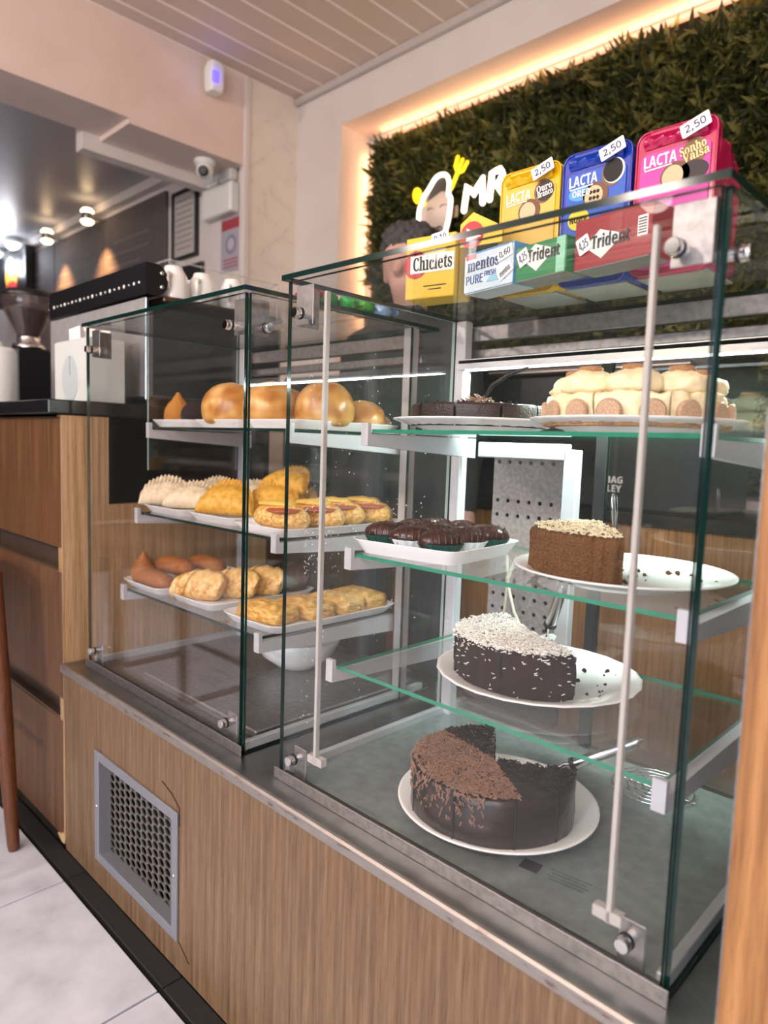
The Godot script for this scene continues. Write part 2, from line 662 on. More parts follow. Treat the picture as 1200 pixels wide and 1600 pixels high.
	for u in [[-2.31, -1.7225], [-2.92, -2.315]]:
		for d in [[0.762, 1.080, 0.0], [0.386, 0.706, 0.0], [0.026, 0.333, 0.0]]:
			var s := Sh.new()
			s.span(Vector3(u[0], d[0], -0.018), Vector3(u[1] + (0.0235 if u[1] > -2 else 0.0), d[1], 0.001), 0.003)
			var dr := put("drawer_front", s, M.drawer_wood, c)
			if d[1] < 1.0:
				var h := Sh.new()
				h.span(Vector3(u[0], d[1] + 0.002, -0.03), Vector3(u[1], d[1] + 0.055, -0.022))
				h.span(Vector3(u[0], d[1] + 0.001, -0.03), Vector3(u[1] + 0.018, d[1] + 0.006, 0.0))
				put("handle_channel", h, M.dark_metal, dr)
	# raw board where the lowest corner is broken and the banding has come off
	var ch := Sh.new()
	ch.prism(PackedVector2Array([Vector2(-1.745, 0.0245), Vector2(-1.73, 0.031), Vector2(-1.722, 0.028), Vector2(-1.712, 0.040), Vector2(-1.705, 0.034), Vector2(-1.7, 0.055), Vector2(-1.6985, 0.333), Vector2(-1.6972, 0.333), Vector2(-1.6972, 0.026), Vector2(-1.70, 0.014), Vector2(-1.715, 0.012)]), -0.015, 0.0022)
	put("chipped_edge", ch, M.chip, c)
	var gr := Sh.new()
	gr.span(Vector3(-2.98, 1.085, -0.62), Vector3(-1.692, 1.119, 0.03), 0.003)
	tag(put("granite_worktop", gr, M.granite), "speckled black granite top over the drawer cabinet", "worktop")

	# the cabinet beyond the cake case
	var e2 := thing("end_cabinet", "orange-brown wooden cabinet end standing beside the cake case", "cabinet")
	var ep := Sh.new()
	ep.span(Vector3(-0.178, 0.0, -0.62), Vector3(0.6, 1.085, 0.0), 0.002)
	put("body", ep, M.end_wood, e2)
	var es := Sh.new()
	es.span(Vector3(-0.180, 0.481, -0.615), Vector3(-0.1785, 1.08, -0.004))
	put("steel_side", es, M.steel_dull, e2)
	var eg := Sh.new()
	eg.span(Vector3(-0.17, 1.0855, -0.62), Vector3(0.62, 1.12, 0.0), 0.003)
	put("top", eg, M.granite, e2)


func hole(g: Sh, c: Vector3, w: float, h: float, lo: float, hi: float) -> void:
	# one cell of the punched sheet: the ring between a rectangle and a round hole
	var k := 16
	var outer := []
	var inner := []
	for i in k:
		var e := i / 4
		var f := -1.0 + 0.5 * (i % 4)
		var q: Vector2 = [Vector2(1, f), Vector2(-f, 1), Vector2(-1, -f), Vector2(f, -1)][e]
		var d := q.normalized()
		outer.append(Vector3(c.x + q.x * w / 2, clampf(c.y + q.y * h / 2, lo, hi), c.z))
		inner.append(Vector3(c.x + d.x * w * 0.44, clampf(c.y + d.y * h * 0.46, lo, hi), c.z))
	for i in k:
		var j := (i + 1) % k
		g.quad(inner[i], outer[i], outer[j], inner[j])
		var b := Vector3(0, 0, -0.003)
		g.quad(inner[j], inner[j] + b, inner[i] + b, inner[i])


# ---------------------------------------------------------------- the two glass cases
func pane(called: String, a: Vector3, b: Vector3, parent: Node, edge: Material, face: Material) -> MeshInstance3D:
	# a sheet of glass with polished edges; the thinnest side is its thickness
	var c := (a + b) / 2.0
	var s := (b - a).abs()
	var axis := s.min_axis_index()
	var f := Sh.new()
	var e := Sh.new()
	var whole := Sh.new()
	whole.box(c, s, 0.0)
	for k in range(0, whole.ix.size(), 3):
		var t: Sh = f if absf(whole.n[whole.ix[k]][axis]) > 0.5 else e
		t.tri_flat(whole.v[whole.ix[k]], whole.v[whole.ix[k + 2]], whole.v[whole.ix[k + 1]])
	return put(called, [f, e], [face, edge], parent)


func knob(at: Vector3, dir: Vector3, parent: Node, r := 0.0085) -> void:
	var s := Sh.new()
	s.lathe([Vector2(r * 0.75, -0.011), Vector2(r * 0.75, 0.008), Vector2(r, 0.0085), Vector2(r, 0.016), Vector2(r * 0.85, 0.018)], 20)
	var k := put("knob", s, M.chrome, parent)
	k.transform = Transform3D(Basis(Quaternion(Vector3.UP, dir)), at)
	var w := Sh.new()
	w.lathe([Vector2(r * 1.0, 0.004), Vector2(r * 1.08, 0.0045), Vector2(r * 1.08, 0.0075), Vector2(r, 0.008)], 20)
	put("washer", w, M.rubber, k)


func corner_bracket(x: float, side: float, z: float, y: float, parent: Node) -> void:
	# an angle plate inside the corner, bolted through the front and the side pane; side is the way to the inside
	var s := Sh.new()
	s.box(Vector3(x + side * 0.026, y, z - 0.012), Vector3(0.040, 0.060, 0.002), 0.0006)
	s.box(Vector3(x + side * 0.007, y, z - 0.034), Vector3(0.002, 0.060, 0.044), 0.0006)
	var o := put("corner_bracket", s, M.steel_dull, parent)
	knob(Vector3(x + side * 0.034, y - 0.016, z - 0.002), Vector3.BACK, o)
	knob(Vector3(x - side * 0.001, y - 0.018, z - 0.040), Vector3(-side, 0, 0), o)


func make_case(t: Node3D, x0: float, x1: float, cakes: bool) -> void:
	# outer box from x0 to x1; steel top is at 0.48
	var zf := -0.036
	var zb := -0.55
	var g: Material = M.glass_hazy if cakes else M.glass
	var y0 := 0.482
	var y1 := 1.284
	# floor tray and rails
	var fl := Sh.new()
	fl.span(Vector3(x0 + 0.008, 0.4805, zb), Vector3(x1 - 0.008, 0.486, zf - 0.012), 0.001)
	if not cakes:
		fl.span(Vector3(x0 + 0.19, 0.486, zb + 0.02), Vector3(x1 - 0.03, 0.502, zf - 0.05), 0.003)
	var tray := put("floor_tray", fl, M.case_floor if cakes else M.steel_dull, t)
	var fr := Sh.new()
	fr.span(Vector3(x0, 0.4802, zf), Vector3(x1, 0.499, zf + 0.003), 0.0006)
	put("front_rail", fr, M.steel_dull, t)
	for x in [x0 + 0.012, x1 - 0.014]:
		var sr := Sh.new()
		sr.span(Vector3(x - 0.006, 0.4802, zb + 0.02), Vector3(x + 0.006, 0.500, zf - 0.015), 0.001)
		put("side_rail", sr, plain("b9bfc2", 0.4, 0.4), t)
	var sb := Sh.new()
	sb.span(Vector3(x0 + 0.012, 0.486, zf - 0.016), Vector3(x1 - 0.012, 0.4925, zf - 0.0085), 0.002)
	put("seal_bead", sb, M.rubber, t)
	# glass
	pane("front_pane", Vector3(x0 + 0.010, y0, zf - 0.008), Vector3(x1 - 0.010, y1, zf - 0.0005), t, M.edge, g)
	if cakes:
		pane("side_pane", Vector3(x0 + 0.003, y0, zb + 0.10), Vector3(x0 + 0.010, y1, zf - 0.008), t, M.edge_light, g)
	else:
		pane("side_pane", Vector3(x0 + 0.003, 0.955, zb + 0.10), Vector3(x0 + 0.010, y1, -0.19), t, M.edge_light, g)
	pane("side_pane", Vector3(x1 - 0.010, y0, zb + 0.10), Vector3(x1 - 0.003, y1, zf - 0.009), t, M.edge, g)
	pane("top_pane", Vector3(x0, y1 + 0.002, zb + 0.02), Vector3(x1, y1 + 0.010, zf + 0.006), t, M.edge, g)
	for c in [[x0 + 0.011, 1.0], [x1 - 0.011, -1.0]]:
		corner_bracket(c[0], c[1], zf, 1.248, t)
	# lower clips
	for c in [x0 + 0.052, x1 - 0.046]:
		var s := Sh.new()
		s.box(Vector3(c, 0.516, zf - 0.011), Vector3(0.030, 0.056, 0.003), 0.001)
		var o := put("lower_clip", s, M.steel_dull, t)
		knob(Vector3(c, 0.529, zf - 0.002), Vector3.BACK, o)
	# back frame of aluminium
	var px := [x0 + 0.010, x1 - 0.010]
	for k in 2:
		var s := Sh.new()
		s.box(Vector3(px[k] + (0.012 if k == 0 else -0.012), 0.885, zb + 0.085), Vector3(0.024, 0.80, 0.024), 0.002)
		put("back_post", s, M.bracket_white, t)
	var rails := Sh.new()
	rails.box(Vector3((x0 + x1) / 2.0, 1.262, zb + 0.06), Vector3(x1 - x0 - 0.03, 0.030, 0.02), 0.002)
	rails.box(Vector3((x0 + x1) / 2.0, 1.225, zb + 0.05), Vector3(x1 - x0 - 0.03, 0.018, 0.02), 0.002)
	put("top_rail", rails, M.steel_dull, t)
	if cakes:
		var post := Sh.new()
		post.box(Vector3(-0.636, 0.83, zb + 0.045), Vector3(0.028, 0.42, 0.02), 0.002)
		post.box(Vector3(-0.745, 1.035, zb + 0.045), Vector3(0.20, 0.030, 0.02), 0.002)
		post.box(Vector3(-0.745, 0.655, zb + 0.045), Vector3(0.20, 0.020, 0.02), 0.002)
		put("cooler_frame", post, M.bracket_white, t)
		# the cooler behind a steel sheet with rows of punched holes
		var sh := Sh.new()
		var cw := 0.0245
		var hx0 := -0.82
		var rows := [1.012, 0.935, 0.906, 0.80, 0.772, 0.744, 0.716, 0.688]
		var ylast := 1.03
		for y in rows:
			if ylast - y > cw / 2 + 0.001:
				sh.quad(Vector3(hx0, y + cw / 2, zb + 0.03), Vector3(hx0 + cw * 7, y + cw / 2, zb + 0.03), Vector3(hx0 + cw * 7, ylast, zb + 0.03), Vector3(hx0, ylast, zb + 0.03))
			for i in 7:
				hole_small(sh, Vector3(hx0 + cw * (i + 0.5), y, zb + 0.03), cw, 0.0042)
			ylast = y - cw / 2
		put("punched_sheet", sh, speckled(["8d8482", "9d9492", "b0a6a3"], Vector3(8, 8, 8), 0.36, 0.02, 61, 0.0, false), t)
		(t.get_node("punched_sheet") as MeshInstance3D).get_active_material(0).metallic = 0.45
		var cb := Sh.new()
		cb.span(Vector3(-0.83, 0.50, zb), Vector3(-0.66, 1.04, zb + 0.012))
		put("cooler_back", cb, M.rubber, t)
		for k in 2:
			var wv := Sh.new()
			var wx := -0.765 + 0.022 * k
			wv.tube([Vector3(wx, 0.83, zb + 0.05), Vector3(wx + 0.012 * (1 - 2 * k), 0.78, zb + 0.06), Vector3(wx + 0.004, 0.72, zb + 0.055), Vector3(wx + 0.02, 0.69, zb + 0.05)], 0.0032, 8)
			put("drain_hose", wv, plain("d2cdb6", 0.5), t)
		# sliding doors behind, black framed
		var dp := Sh.new()
		dp.box(Vector3(-0.592, 0.87, zb + 0.02), Vector3(0.022, 0.76, 0.012), 0.001)
		put("door_frame", dp, M.rubber, t)
		pane("door_pane", Vector3(-0.58, 0.49, zb + 0.016), Vector3(x1 - 0.02, 1.21, zb + 0.021), t, M.edge, M.glass)
		# tube light
		var tl := Sh.new()
		tl.box(Vector3(-0.565, 1.204, zb + 0.088), Vector3(0.60, 0.010, 0.036), 0.002)
		tl.box(Vector3(-0.565, 1.196, zb + 0.071), Vector3(0.60, 0.012, 0.002))
		tl.box(Vector3(-0.565, 1.1995, zb + 0.105), Vector3(0.60, 0.019, 0.002))
		var tb := put("light_holder", tl, M.bracket_white, t)
		var tg := Sh.new()
		tg.tube([Vector3(-0.86, 1.192, zb + 0.088), Vector3(-0.27, 1.192, zb + 0.088)], 0.0048, 10)
		put("light_tube", tg, glow("f2fbff", 3.0), tb)
		# grey plastic strips on the inside of the front pane
		for x in [x0 + 0.088, x1 - 0.073]:
			var s := Sh.new()
			s.box(Vector3(x, 0.895, zf - 0.013), Vector3(0.006, 0.735, 0.009), 0.001)
			s.box(Vector3(x + (0.0 if x < -0.5 else -0.002), 0.535, zf - 0.015), Vector3(0.034, 0.013, 0.013), 0.001)
			put("edge_strip", s, M.strip_grey, t)
		# water beads on the inside of the side pane
		var bead := Sh.new()
		bead.lathe([Vector2(0.001, 0.0), Vector2(0.0009, 0.0003), Vector2(0.0005, 0.0006), Vector2(0.0001, 0.0007)], 8)
		var dm := glass(0.35, "e8f0ee")
		scatter("condensation", t, mesh_of(bead), dm, 420, func(r):
			var k := pow(r.randf(), 2.0)
			var b := Basis(Vector3.BACK, -PI / 2.0).scaled(Vector3.ONE * r.randf_range(0.6, 1.8))
			return Transform3D(b, Vector3(x0 + 0.0101, lerpf(0.82, 0.94, r.randf()) if r.randf() < 0.6 else r.randf_range(0.55, 1.2), -0.08 - 0.30 * k)), 91)
	# shelves on three pairs of brackets
	var ys := [1.063, 0.856, 0.672]
	var zs := [-0.165, -0.135, -0.100]
	for k in 3:
		var y: float = ys[k]
		var z: float = zs[k]
		pane("shelf", Vector3(x0 + 0.064, y - 0.006, zb + 0.085), Vector3(x1 - 0.055, y, z - 0.010), t, M.edge_green if cakes else M.edge, M.glass)
		for s in [[x0 + 0.058, 1], [x1 - 0.049, -1]]:
			var b := Sh.new()
			# a channel: deep at the back, with a raised tip that holds the glass
			b.prism(PackedVector2Array([Vector2(-z - 0.002, y + 0.010), Vector2(-z + 0.006, y + 0.010), Vector2(-z + 0.006, y - 0.0075), Vector2(-zb - 0.09, y - 0.0075), Vector2(-zb - 0.09, y - 0.045), Vector2(-z - 0.002, y - 0.027)]), s[0] - 0.008, s[0] + 0.008, Transform3D(Basis(Vector3(0, 0, -1), Vector3.UP, Vector3(1, 0, 0)), Vector3.ZERO))
			put("shelf_bracket", b, M.bracket_white, t)


func hole_small(g: Sh, c: Vector3, w: float, r: float) -> void:
	var k := 16
	for i in k:
		var p := []
		for j in [i, i + 1]:
			var a: float = TAU * j / k
			var d := Vector2(cos(a), sin(a))
			var s := w / 2.0 / maxf(absf(d.x), absf(d.y))
			p.append(Vector3(c.x + d.x * r, c.y + d.y * r, c.z))
			p.append(Vector3(c.x + d.x * s, c.y + d.y * s, c.z))
		g.quad(p[0], p[1], p[3], p[2])
		var b := Vector3(0, 0, -0.004)
		g.quad(p[2], p[2] + b, p[0] + b, p[0])


func cases() -> void:
	var a := thing("display_case", "glass display case with savoury pastries on three shelves", "display case", Vector3.ZERO, 0.0, "glass display cases")
	make_case(a, -1.648, -0.988, false)
	var b := thing("display_case", "glass display case lit by a tube light, holding cakes", "display case", Vector3.ZERO, 0.0, "glass display cases")
	make_case(b, -0.890, -0.233, true)


# ---------------------------------------------------------------- dishes
func super_row(w: float, d: float, y: float, k := 5.0, seg := 40) -> PackedVector3Array:
	var row := PackedVector3Array()
	for i in seg:
		var a := TAU * i / seg
		var c := cos(a)
		var s := sin(a)
		row.append(Vector3(signf(c) * pow(absf(c), 2.0 / k) * w / 2.0, y, -signf(s) * pow(absf(s), 2.0 / k) * d / 2.0))
	return row


func dish_mesh(w: float, d: float, h := 0.018) -> ArrayMesh:
	# a shallow square-cornered serving dish with a flared rim
	var s := Sh.new()
	s.grid([super_row(w - 0.034, d - 0.034, 0.0, 9), super_row(w - 0.028, d - 0.028, 0.0, 9), super_row(w - 0.004, d - 0.004, h - 0.003, 9), super_row(w, d, h - 0.001, 9), super_row(w - 0.001, d - 0.001, h, 9), super_row(w - 0.006, d - 0.006, h - 0.0005, 9), super_row(w - 0.030, d - 0.030, 0.0045, 9), super_row(w - 0.040, d - 0.040, 0.004, 9)])
	return mesh_of(s)


func plate_mesh(r: float, waves := 0, wave := 0.0) -> ArrayMesh:
	var s := Sh.new()
	s.lathe([Vector2(r * 0.58, 0.0), Vector2(r * 0.62, 0.0), Vector2(r * 0.66, 0.004), Vector2(r * 0.97, 0.0165), Vector2(r, 0.0185), Vector2(r * 0.998, 0.0205), Vector2(r * 0.97, 0.0205), Vector2(r * 0.86, 0.0165), Vector2(r * 0.83, 0.0145), Vector2(r * 0.70, 0.0085), Vector2(r * 0.66, 0.0075), Vector2(r * 0.3, 0.007)], 72, Vector3.ZERO, wave, waves)
	return mesh_of(s)


# ---------------------------------------------------------------- pastries, each one closed mesh
func rough(f: FastNoiseLite, p: Vector3, amt: float) -> float:
	return f.get_noise_3d(p.x, p.y, p.z) * amt


func fnoise(freq: float, s := 1, octaves := 3) -> FastNoiseLite:
	var f := FastNoiseLite.new()
	f.seed = s
	f.frequency = freq
	f.fractal_octaves = octaves
	return f


func turned_mesh(profile: Array, bumps: float, freq: float, sx := 1.0, sz := 1.0, seg := 28, s := 1, slash := 0.0) -> ArrayMesh:
	# a round pastry from a profile (radius, height), roughened; sx and sz squash it
	var f := fnoise(freq, s)
	var pts := []
	for k in profile.size() - 1:
		for j in 4:
			pts.append((profile[k] as Vector2).cubic_interpolate(profile[k + 1], profile[maxi(k - 1, 0)], profile[mini(k + 2, profile.size() - 1)], j / 4.0))
	pts.append(profile[-1])
	var rows := []
	for p in pts:
		var row := PackedVector3Array()
		for i in seg:
			var a := TAU * i / seg
			var r: float = maxf(p.x, 0.0002)
			var q := Vector3(cos(a) * r * sx, p.y, -sin(a) * r * sz)
			var k = 1.0 + rough(f, q, bumps) + slash * cos(a * 2.0 + p.y * 40.0) * (p.y / 0.06)
			row.append(Vector3(q.x * k, q.y * (1.0 + rough(f, q * 1.3, bumps * 0.5)), q.z * k))
		rows.append(row)
	var sh := Sh.new()
	sh.grid(rows)
	return mesh_of(sh)


func loaf_mesh(len_: float, wid: float, hgt: float, bumps := 0.06, freq := 40.0, s := 1, power := 2.6, lift := 0.0) -> ArrayMesh:
	# a long rounded pastry lying along x with a flattened base; lift curves its ends
	var f := fnoise(freq, s)
	var rows := []
	var nr := 26
	for j in nr + 1:
		var u := -1.0 + 2.0 * j / nr
		var k := pow(maxf(1.0 - pow(absf(u), power), 0.0), 1.0 / power)
		k = maxf(k, 0.01)
		var row := PackedVector3Array()
		for i in 22:
			var a := TAU * i / 22
			var y := sin(a) * hgt / 2.0 * k
			if y < 0.0:
				y *= 0.75
			var q := Vector3(u * len_ / 2.0, y + hgt * 0.375, -cos(a) * wid / 2.0 * k)
			var b := 1.0 + rough(f, q, bumps)
			row.append(Vector3(q.x, (q.y - hgt * 0.375) * b + hgt * 0.375 + lift * u * u, q.z * b))
		rows.append(row)
	var sh := Sh.new()
	sh.grid(rows)
	return mesh_of(sh)


func pasty_mesh(len_: float, hgt: float, thick: float, s := 1) -> ArrayMesh:
	# a half-moon pasty standing on its fold, with a crimped rim along the arc
	var f := fnoise(30.0, s)
	var rows := []
	var nr := 48
	for j in nr + 1:
		var u := -1.0 + 2.0 * j / nr
		var arc := sqrt(maxf(1.0 - u * u * 0.995, 0.004))
		var row := PackedVector3Array()
		for i in 28:
			var a := TAU * i / 28
			var t := (1.0 - cos(a)) / 2.0
			var y := hgt * arc * t
			var belly := sin(a) * thick / 2.0 * pow(arc, 0.7) * (1.0 - 0.55 * t)
			if t > 0.80:
				var crimp := sin(u * 46.0) * 0.0034
				belly = signf(sin(a)) * 0.0028 + crimp
				y += 0.002 * sin(u * 46.0 + 1.0) + 0.003
			var q := Vector3(u * len_ / 2.0, y, belly)
			var b := rough(f, q, 0.0035)
			row.append(q + Vector3(0, b * 0.5, b * signf(belly)))
		rows.append(row)
	var sh := Sh.new()
	sh.grid(rows)
	return mesh_of(sh)


func croissant_mesh(len_: float, fat: float, s := 1) -> ArrayMesh:
	# rolled dough: fat in the middle, stepped by the layers, ends bent forwards
	var f := fnoise(35.0, s)
	var rows := []
	var nr := 72
	for j in nr + 1:
		var u := -1.0 + 2.0 * j / nr
		var layer := floorf(absf(u) * 3.3) / 3.3
		var within := absf(u) * 3.3 - floorf(absf(u) * 3.3)
		var k := (0.45 * pow(maxf(1.0 - pow(layer * 0.93, 2.0), 0.02), 0.6) + 0.55 * pow(maxf(1.0 - u * u, 0.002), 0.6)) * (1.06 - 0.16 * within)
		k *= smoothstep(1.02, 0.86, absf(u)) * 0.95 + 0.05
		var cx := sin(u * 1.25) * len_ / 2.0 / sin(1.25)
		var cz := (cos(u * 1.25) - 1.0) * len_ * -0.30
		var row := PackedVector3Array()
		for i in 22:
			var a := TAU * i / 22
			var d := Vector3(0.35 * sin(a), sin(a), cos(a))
			var q := Vector3(cx, 0, cz) + d * fat / 2.0 * k
			var b := 1.0 + rough(f, q, 0.10)
			q = Vector3(cx, 0, cz) + d * fat / 2.0 * k * b
			q.y = maxf(q.y, -fat * 0.36) + fat * 0.36
			row.append(q)
		rows.append(row)
	var sh := Sh.new()
	sh.grid(rows)
	return mesh_of(sh)


func puff_mesh(len_: float, wid: float, hgt: float, s := 1) -> ArrayMesh:
	# a rectangle of puff pastry: domed top, sides of thin leaves
	var f := fnoise(45.0, s)
	var rows := []
	rows.append(super_row(len_ * 0.9, wid * 0.9, 0.0, 6))
	for j in 13:
		var t := j / 12.0
		var w := 1.0 + 0.025 * (1 if j % 2 else -1) - 0.05 * t * t
		rows.append(super_row(len_ * w, wid * w, 0.002 + t * hgt * 0.72, 6))
	for j in 5:
		var t := (j + 1) / 6.0
		rows.append(super_row(len_ * (0.93 - 0.7 * t), wid * (0.93 - 0.7 * t), hgt * (0.74 + 0.26 * sin(t * PI / 2.0)), 6))
	for r in rows.size():
		for i in rows[r].size():
			var q: Vector3 = rows[r][i]
			var b := rough(f, q + Vector3(0, 0, s), 0.005)
			rows[r][i] = q + Vector3(b * signf(q.x), b * 0.9 * (1.0 if r > 3 else 0.0), b * signf(q.z))
	var sh := Sh.new()
	sh.grid(rows)
	return mesh_of(sh)


func pastry(called: String, m: Mesh, mt, label: String, category: String, group: String, at: Vector3, turn := 0.0, tilt := 0.0, roll := 0.0) -> MeshInstance3D:
	var o := put(called, m, mt)
	tag(o, label, category, group)
	o.transform = Transform3D(Basis.from_euler(Vector3(tilt, turn, roll)), at)
	return o


func foods_savoury() -> void:
	var crumbs := speckled(["8f5418", "b87428", "cf8f3a", "e0a950"], Vector3(22, 22, 22), 0.8, 0.03, 101, 0.25)
	var cocoa := speckled(["1d1210", "2c1b17", "3c2722"], Vector3(30, 30, 30), 0.85, 0.04, 102, 0.3)
	var brown_fry := speckled(["6b3a14", "8a4f1c", "a0632a", "b07434"], Vector3(14, 14, 14), 0.6, 0.02, 103, 0.1)
	var bun := speckled(["8a4a18", "ad6c28", "cc9446", "e2bb78", "ecd09a"], Vector3(3.2, 3.2, 3.2), 0.30, 0.010, 104, 0.0, false, [0.0, 0.3, 0.48, 0.68, 1.0], 2)
	var pale := speckled(["c9a878", "dcc7a0", "e6d7b8", "efe4cc"], Vector3(9, 9, 9), 0.6, 0.014, 105, 0.0, false, [0.0, 0.22, 0.5, 1.0])
	var yellow := speckled(["a86a14", "c98f2a", "d9a53c", "e2b652"], Vector3(9, 9, 9), 0.5, 0.014, 106, 0.0, false, [0.0, 0.2, 0.5, 1.0])
	var stuffed := speckled(["9a4a22", "c07a2e", "dba650", "ecd08c", "f1dfae"], Vector3(11, 11, 11), 0.5, 0.02, 107, 0.1, false, [0.0, 0.25, 0.45, 0.7, 1.0])
	var croi := speckled(["8f561c", "bb8034", "d8a95c", "ebcd90", "f0daa8"], Vector3(6, 6, 6), 0.45, 0.016, 108, 0.05, false, [0.0, 0.22, 0.42, 0.7, 1.0])
	var choc := speckled(["2a1510", "3d2118", "5a3324"], Vector3(12, 12, 12), 0.5, 0.02, 109)
	var puff := speckled(["94601f", "c28c3e", "dcb262", "ecd38e"], Vector3(5, 16, 5), 0.45, 0.016, 110, 0.05, false, [0.0, 0.3, 0.55, 1.0])
	var pork := plain("a4553a", 0.5)

	# dishes, three to a shelf
	var dm := dish_mesh(0.192, 0.30)
	var dl := dish_mesh(0.192, 0.345)
	var spots := [
		[-1.535, 1.0632, -0.335, dm, "white serving dish under the pointed croquettes on the top shelf"], [-1.335, 1.0632, -0.335, dm, "white serving dish under the glazed buns on the top shelf"], [-1.135, 1.0632, -0.335, dm, "white serving dish under the round rolls on the top shelf"],
		[-1.518, 0.8562, -0.305, dm, "white serving dish holding pale half-moon pasties"], [-1.318, 0.8562, -0.310, dm, "white serving dish holding yellow half-moon pasties"], [-1.110, 0.8562, -0.315, dl, "long white serving dish holding stuffed cheese breads"],
		[-1.545, 0.6722, -0.265, dm, "white serving dish holding brown fried croquettes"], [-1.340, 0.6722, -0.275, dm, "white serving dish holding croissants"], [-1.112, 0.6722, -0.295, dl, "long white serving dish holding flat puff pastries"]]
	for s in spots:
		var d := put("serving_dish", s[3], M.ceramic_tray)
		tag(d, s[4], "dish", "white serving dishes in the pastry case")
		d.position = Vector3(s[0], s[1], s[2])

	# top shelf
	var y := 1.0685
	var drop := turned_mesh([Vector2(0.004, 0.0), Vector2(0.027, 0.004), Vector2(0.034, 0.022), Vector2(0.029, 0.045), Vector2(0.014, 0.066), Vector2(0.003, 0.083)], 0.05, 60.0, 1.0, 1.0, 28, 3)
	pastry("coxinha", drop, crumbs, "orange crumbed pointed croquette beside the dark ball", "croquette", "pointed croquettes", Vector3(-1.592, y, -0.245))
	pastry("coxinha", drop, crumbs, "orange crumbed pointed croquette standing behind the dark ball", "croquette", "pointed croquettes", Vector3(-1.525, y, -0.33), 0.8)
	pastry("chocolate_ball", turned_mesh([Vector2(0.006, 0.0), Vector2(0.034, 0.008), Vector2(0.041, 0.026), Vector2(0.034, 0.045), Vector2(0.018, 0.054), Vector2(0.002, 0.056)], 0.10, 90.0, 1.1, 1.0, 30, 4), cocoa, "dark brown crumbly ball between the pointed croquettes and buns", "pastry", "", Vector3(-1.502, y, -0.250))
	var b1 := turned_mesh([Vector2(0.01, 0.0), Vector2(0.046, 0.003), Vector2(0.060, 0.024), Vector2(0.056, 0.060), Vector2(0.036, 0.086), Vector2(0.003, 0.097)], 0.035, 14.0, 1.12, 1.0, 30, 5)
	for b in [[-1.345, -0.238, 0.4, "big glossy golden bun beside the dark crumbly ball"], [-1.222, -0.262, 1.6, "golden bun with a brown crust, second on the buns' dish"], [-1.335, -0.385, 2.2, "golden bun half hidden behind the big glossy bun"]]:
		pastry("bun", b1, bun, b[3], "bun", "glazed buns", Vector3(b[0], y, b[1]), b[2])
	pastry("bun", b1, bun, "tall pale bun pressed close to the case's side pane", "bun", "glazed buns", Vector3(-1.095, y, -0.300), 2.9)
	var b2 := turned_mesh([Vector2(0.01, 0.0), Vector2(0.038, 0.003), Vector2(0.048, 0.020), Vector2(0.042, 0.042), Vector2(0.025, 0.058), Vector2(0.003, 0.064)], 0.05, 20.0, 1.1, 1.0, 30, 6)
	pastry("bread_roll", b2, bun, "small round roll with a toasted top behind the tall bun", "bread roll", "round rolls", Vector3(-1.095, y, -0.408), 0.5)
	pastry("bread_roll", b2, pale, "small pale roll at the far end of the rolls' dish", "bread roll", "round rolls", Vector3(-1.12, y, -0.460), 0.5).scale = Vector3(0.9, 0.65, 0.9)

	# middle shelf
	y = 0.8612
	var pm := pasty_mesh(0.135, 0.078, 0.054, 7)
	for p in [[-1.572, -0.205, 1.0, -0.55, "pale half-moon pasty with a beaded rim, first on its dish"], [-1.492, -0.222, 0.75, -0.75, "pale half-moon pasty lying beside the first one"], [-1.560, -0.335, 0.8, -0.6, "pale half-moon pasty behind the first pair"], [-1.472, -0.385, 0.7, -0.7, "pale half-moon pasty touching the yellow pasties"]]:
		pastry("pale_pasty", pm, pale, p[4], "pasty", "pale half-moon pasties", Vector3(p[0], y + 0.012, p[1]), p[2], p[3])
	var ym := pasty_mesh(0.14, 0.086, 0.058, 8)
	for p in [[-1.335, -0.215, 0.55, -0.55, 0.010, "yellow half-moon pasty lying in front on its dish"], [-1.285, -0.305, 0.5, -0.6, 0.012, "yellow half-moon pasty in the middle of its dish"], [-1.325, -0.395, 0.6, -0.55, 0.012, "yellow half-moon pasty at the back of its dish"], [-1.300, -0.345, 0.2, -0.9, 0.062, "yellow half-moon pasty lying on top of the others"]]:
		pastry("yellow_pasty", ym, yellow, p[5], "pasty", "yellow half-moon pasties", Vector3(p[0], y + p[4], p[1]), p[2], p[3])
	var sm := loaf_mesh(0.135, 0.068, 0.060, 0.12, 28.0, 9)
	for p in [[-1.108, -0.205, 0.15, "stuffed bread with melted cheese nearest the dish's front rim"], [-1.092, -0.285, 0.1, "stuffed bread with melted cheese, second in its dish"], [-1.120, -0.365, 0.2, "stuffed bread with melted cheese, third in its dish"], [-1.105, -0.440, 0.1, "stuffed bread with melted cheese, last in its dish"]]:
		var t := pastry("stuffed_bread", sm, stuffed, p[3], "stuffed bread", "stuffed cheese breads", Vector3(p[0], y, p[1]), p[2])
		var h := put("ham_slice", loaf_mesh(0.075, 0.058, 0.012, 0.35, 30.0, 10), pork, t)
		h.position = Vector3(0.02, 0.036, 0.012)
		var c := put("melted_cheese", loaf_mesh(0.085, 0.052, 0.016, 0.25, 40.0, 12), plain("e6bc55", 0.4), t)
		c.position = Vector3(-0.015, 0.045, -0.004)

	# lower shelf
	y = 0.6772
	var cq := loaf_mesh(0.135, 0.050, 0.050, 0.07, 30.0, 13, 3.2)
	pastry("coxinha", drop, brown_fry, "brown fried pointed croquette beside the long croquettes", "croquette", "", Vector3(-1.602, y, -0.160)).scale = Vector3(0.9, 0.95, 0.9)
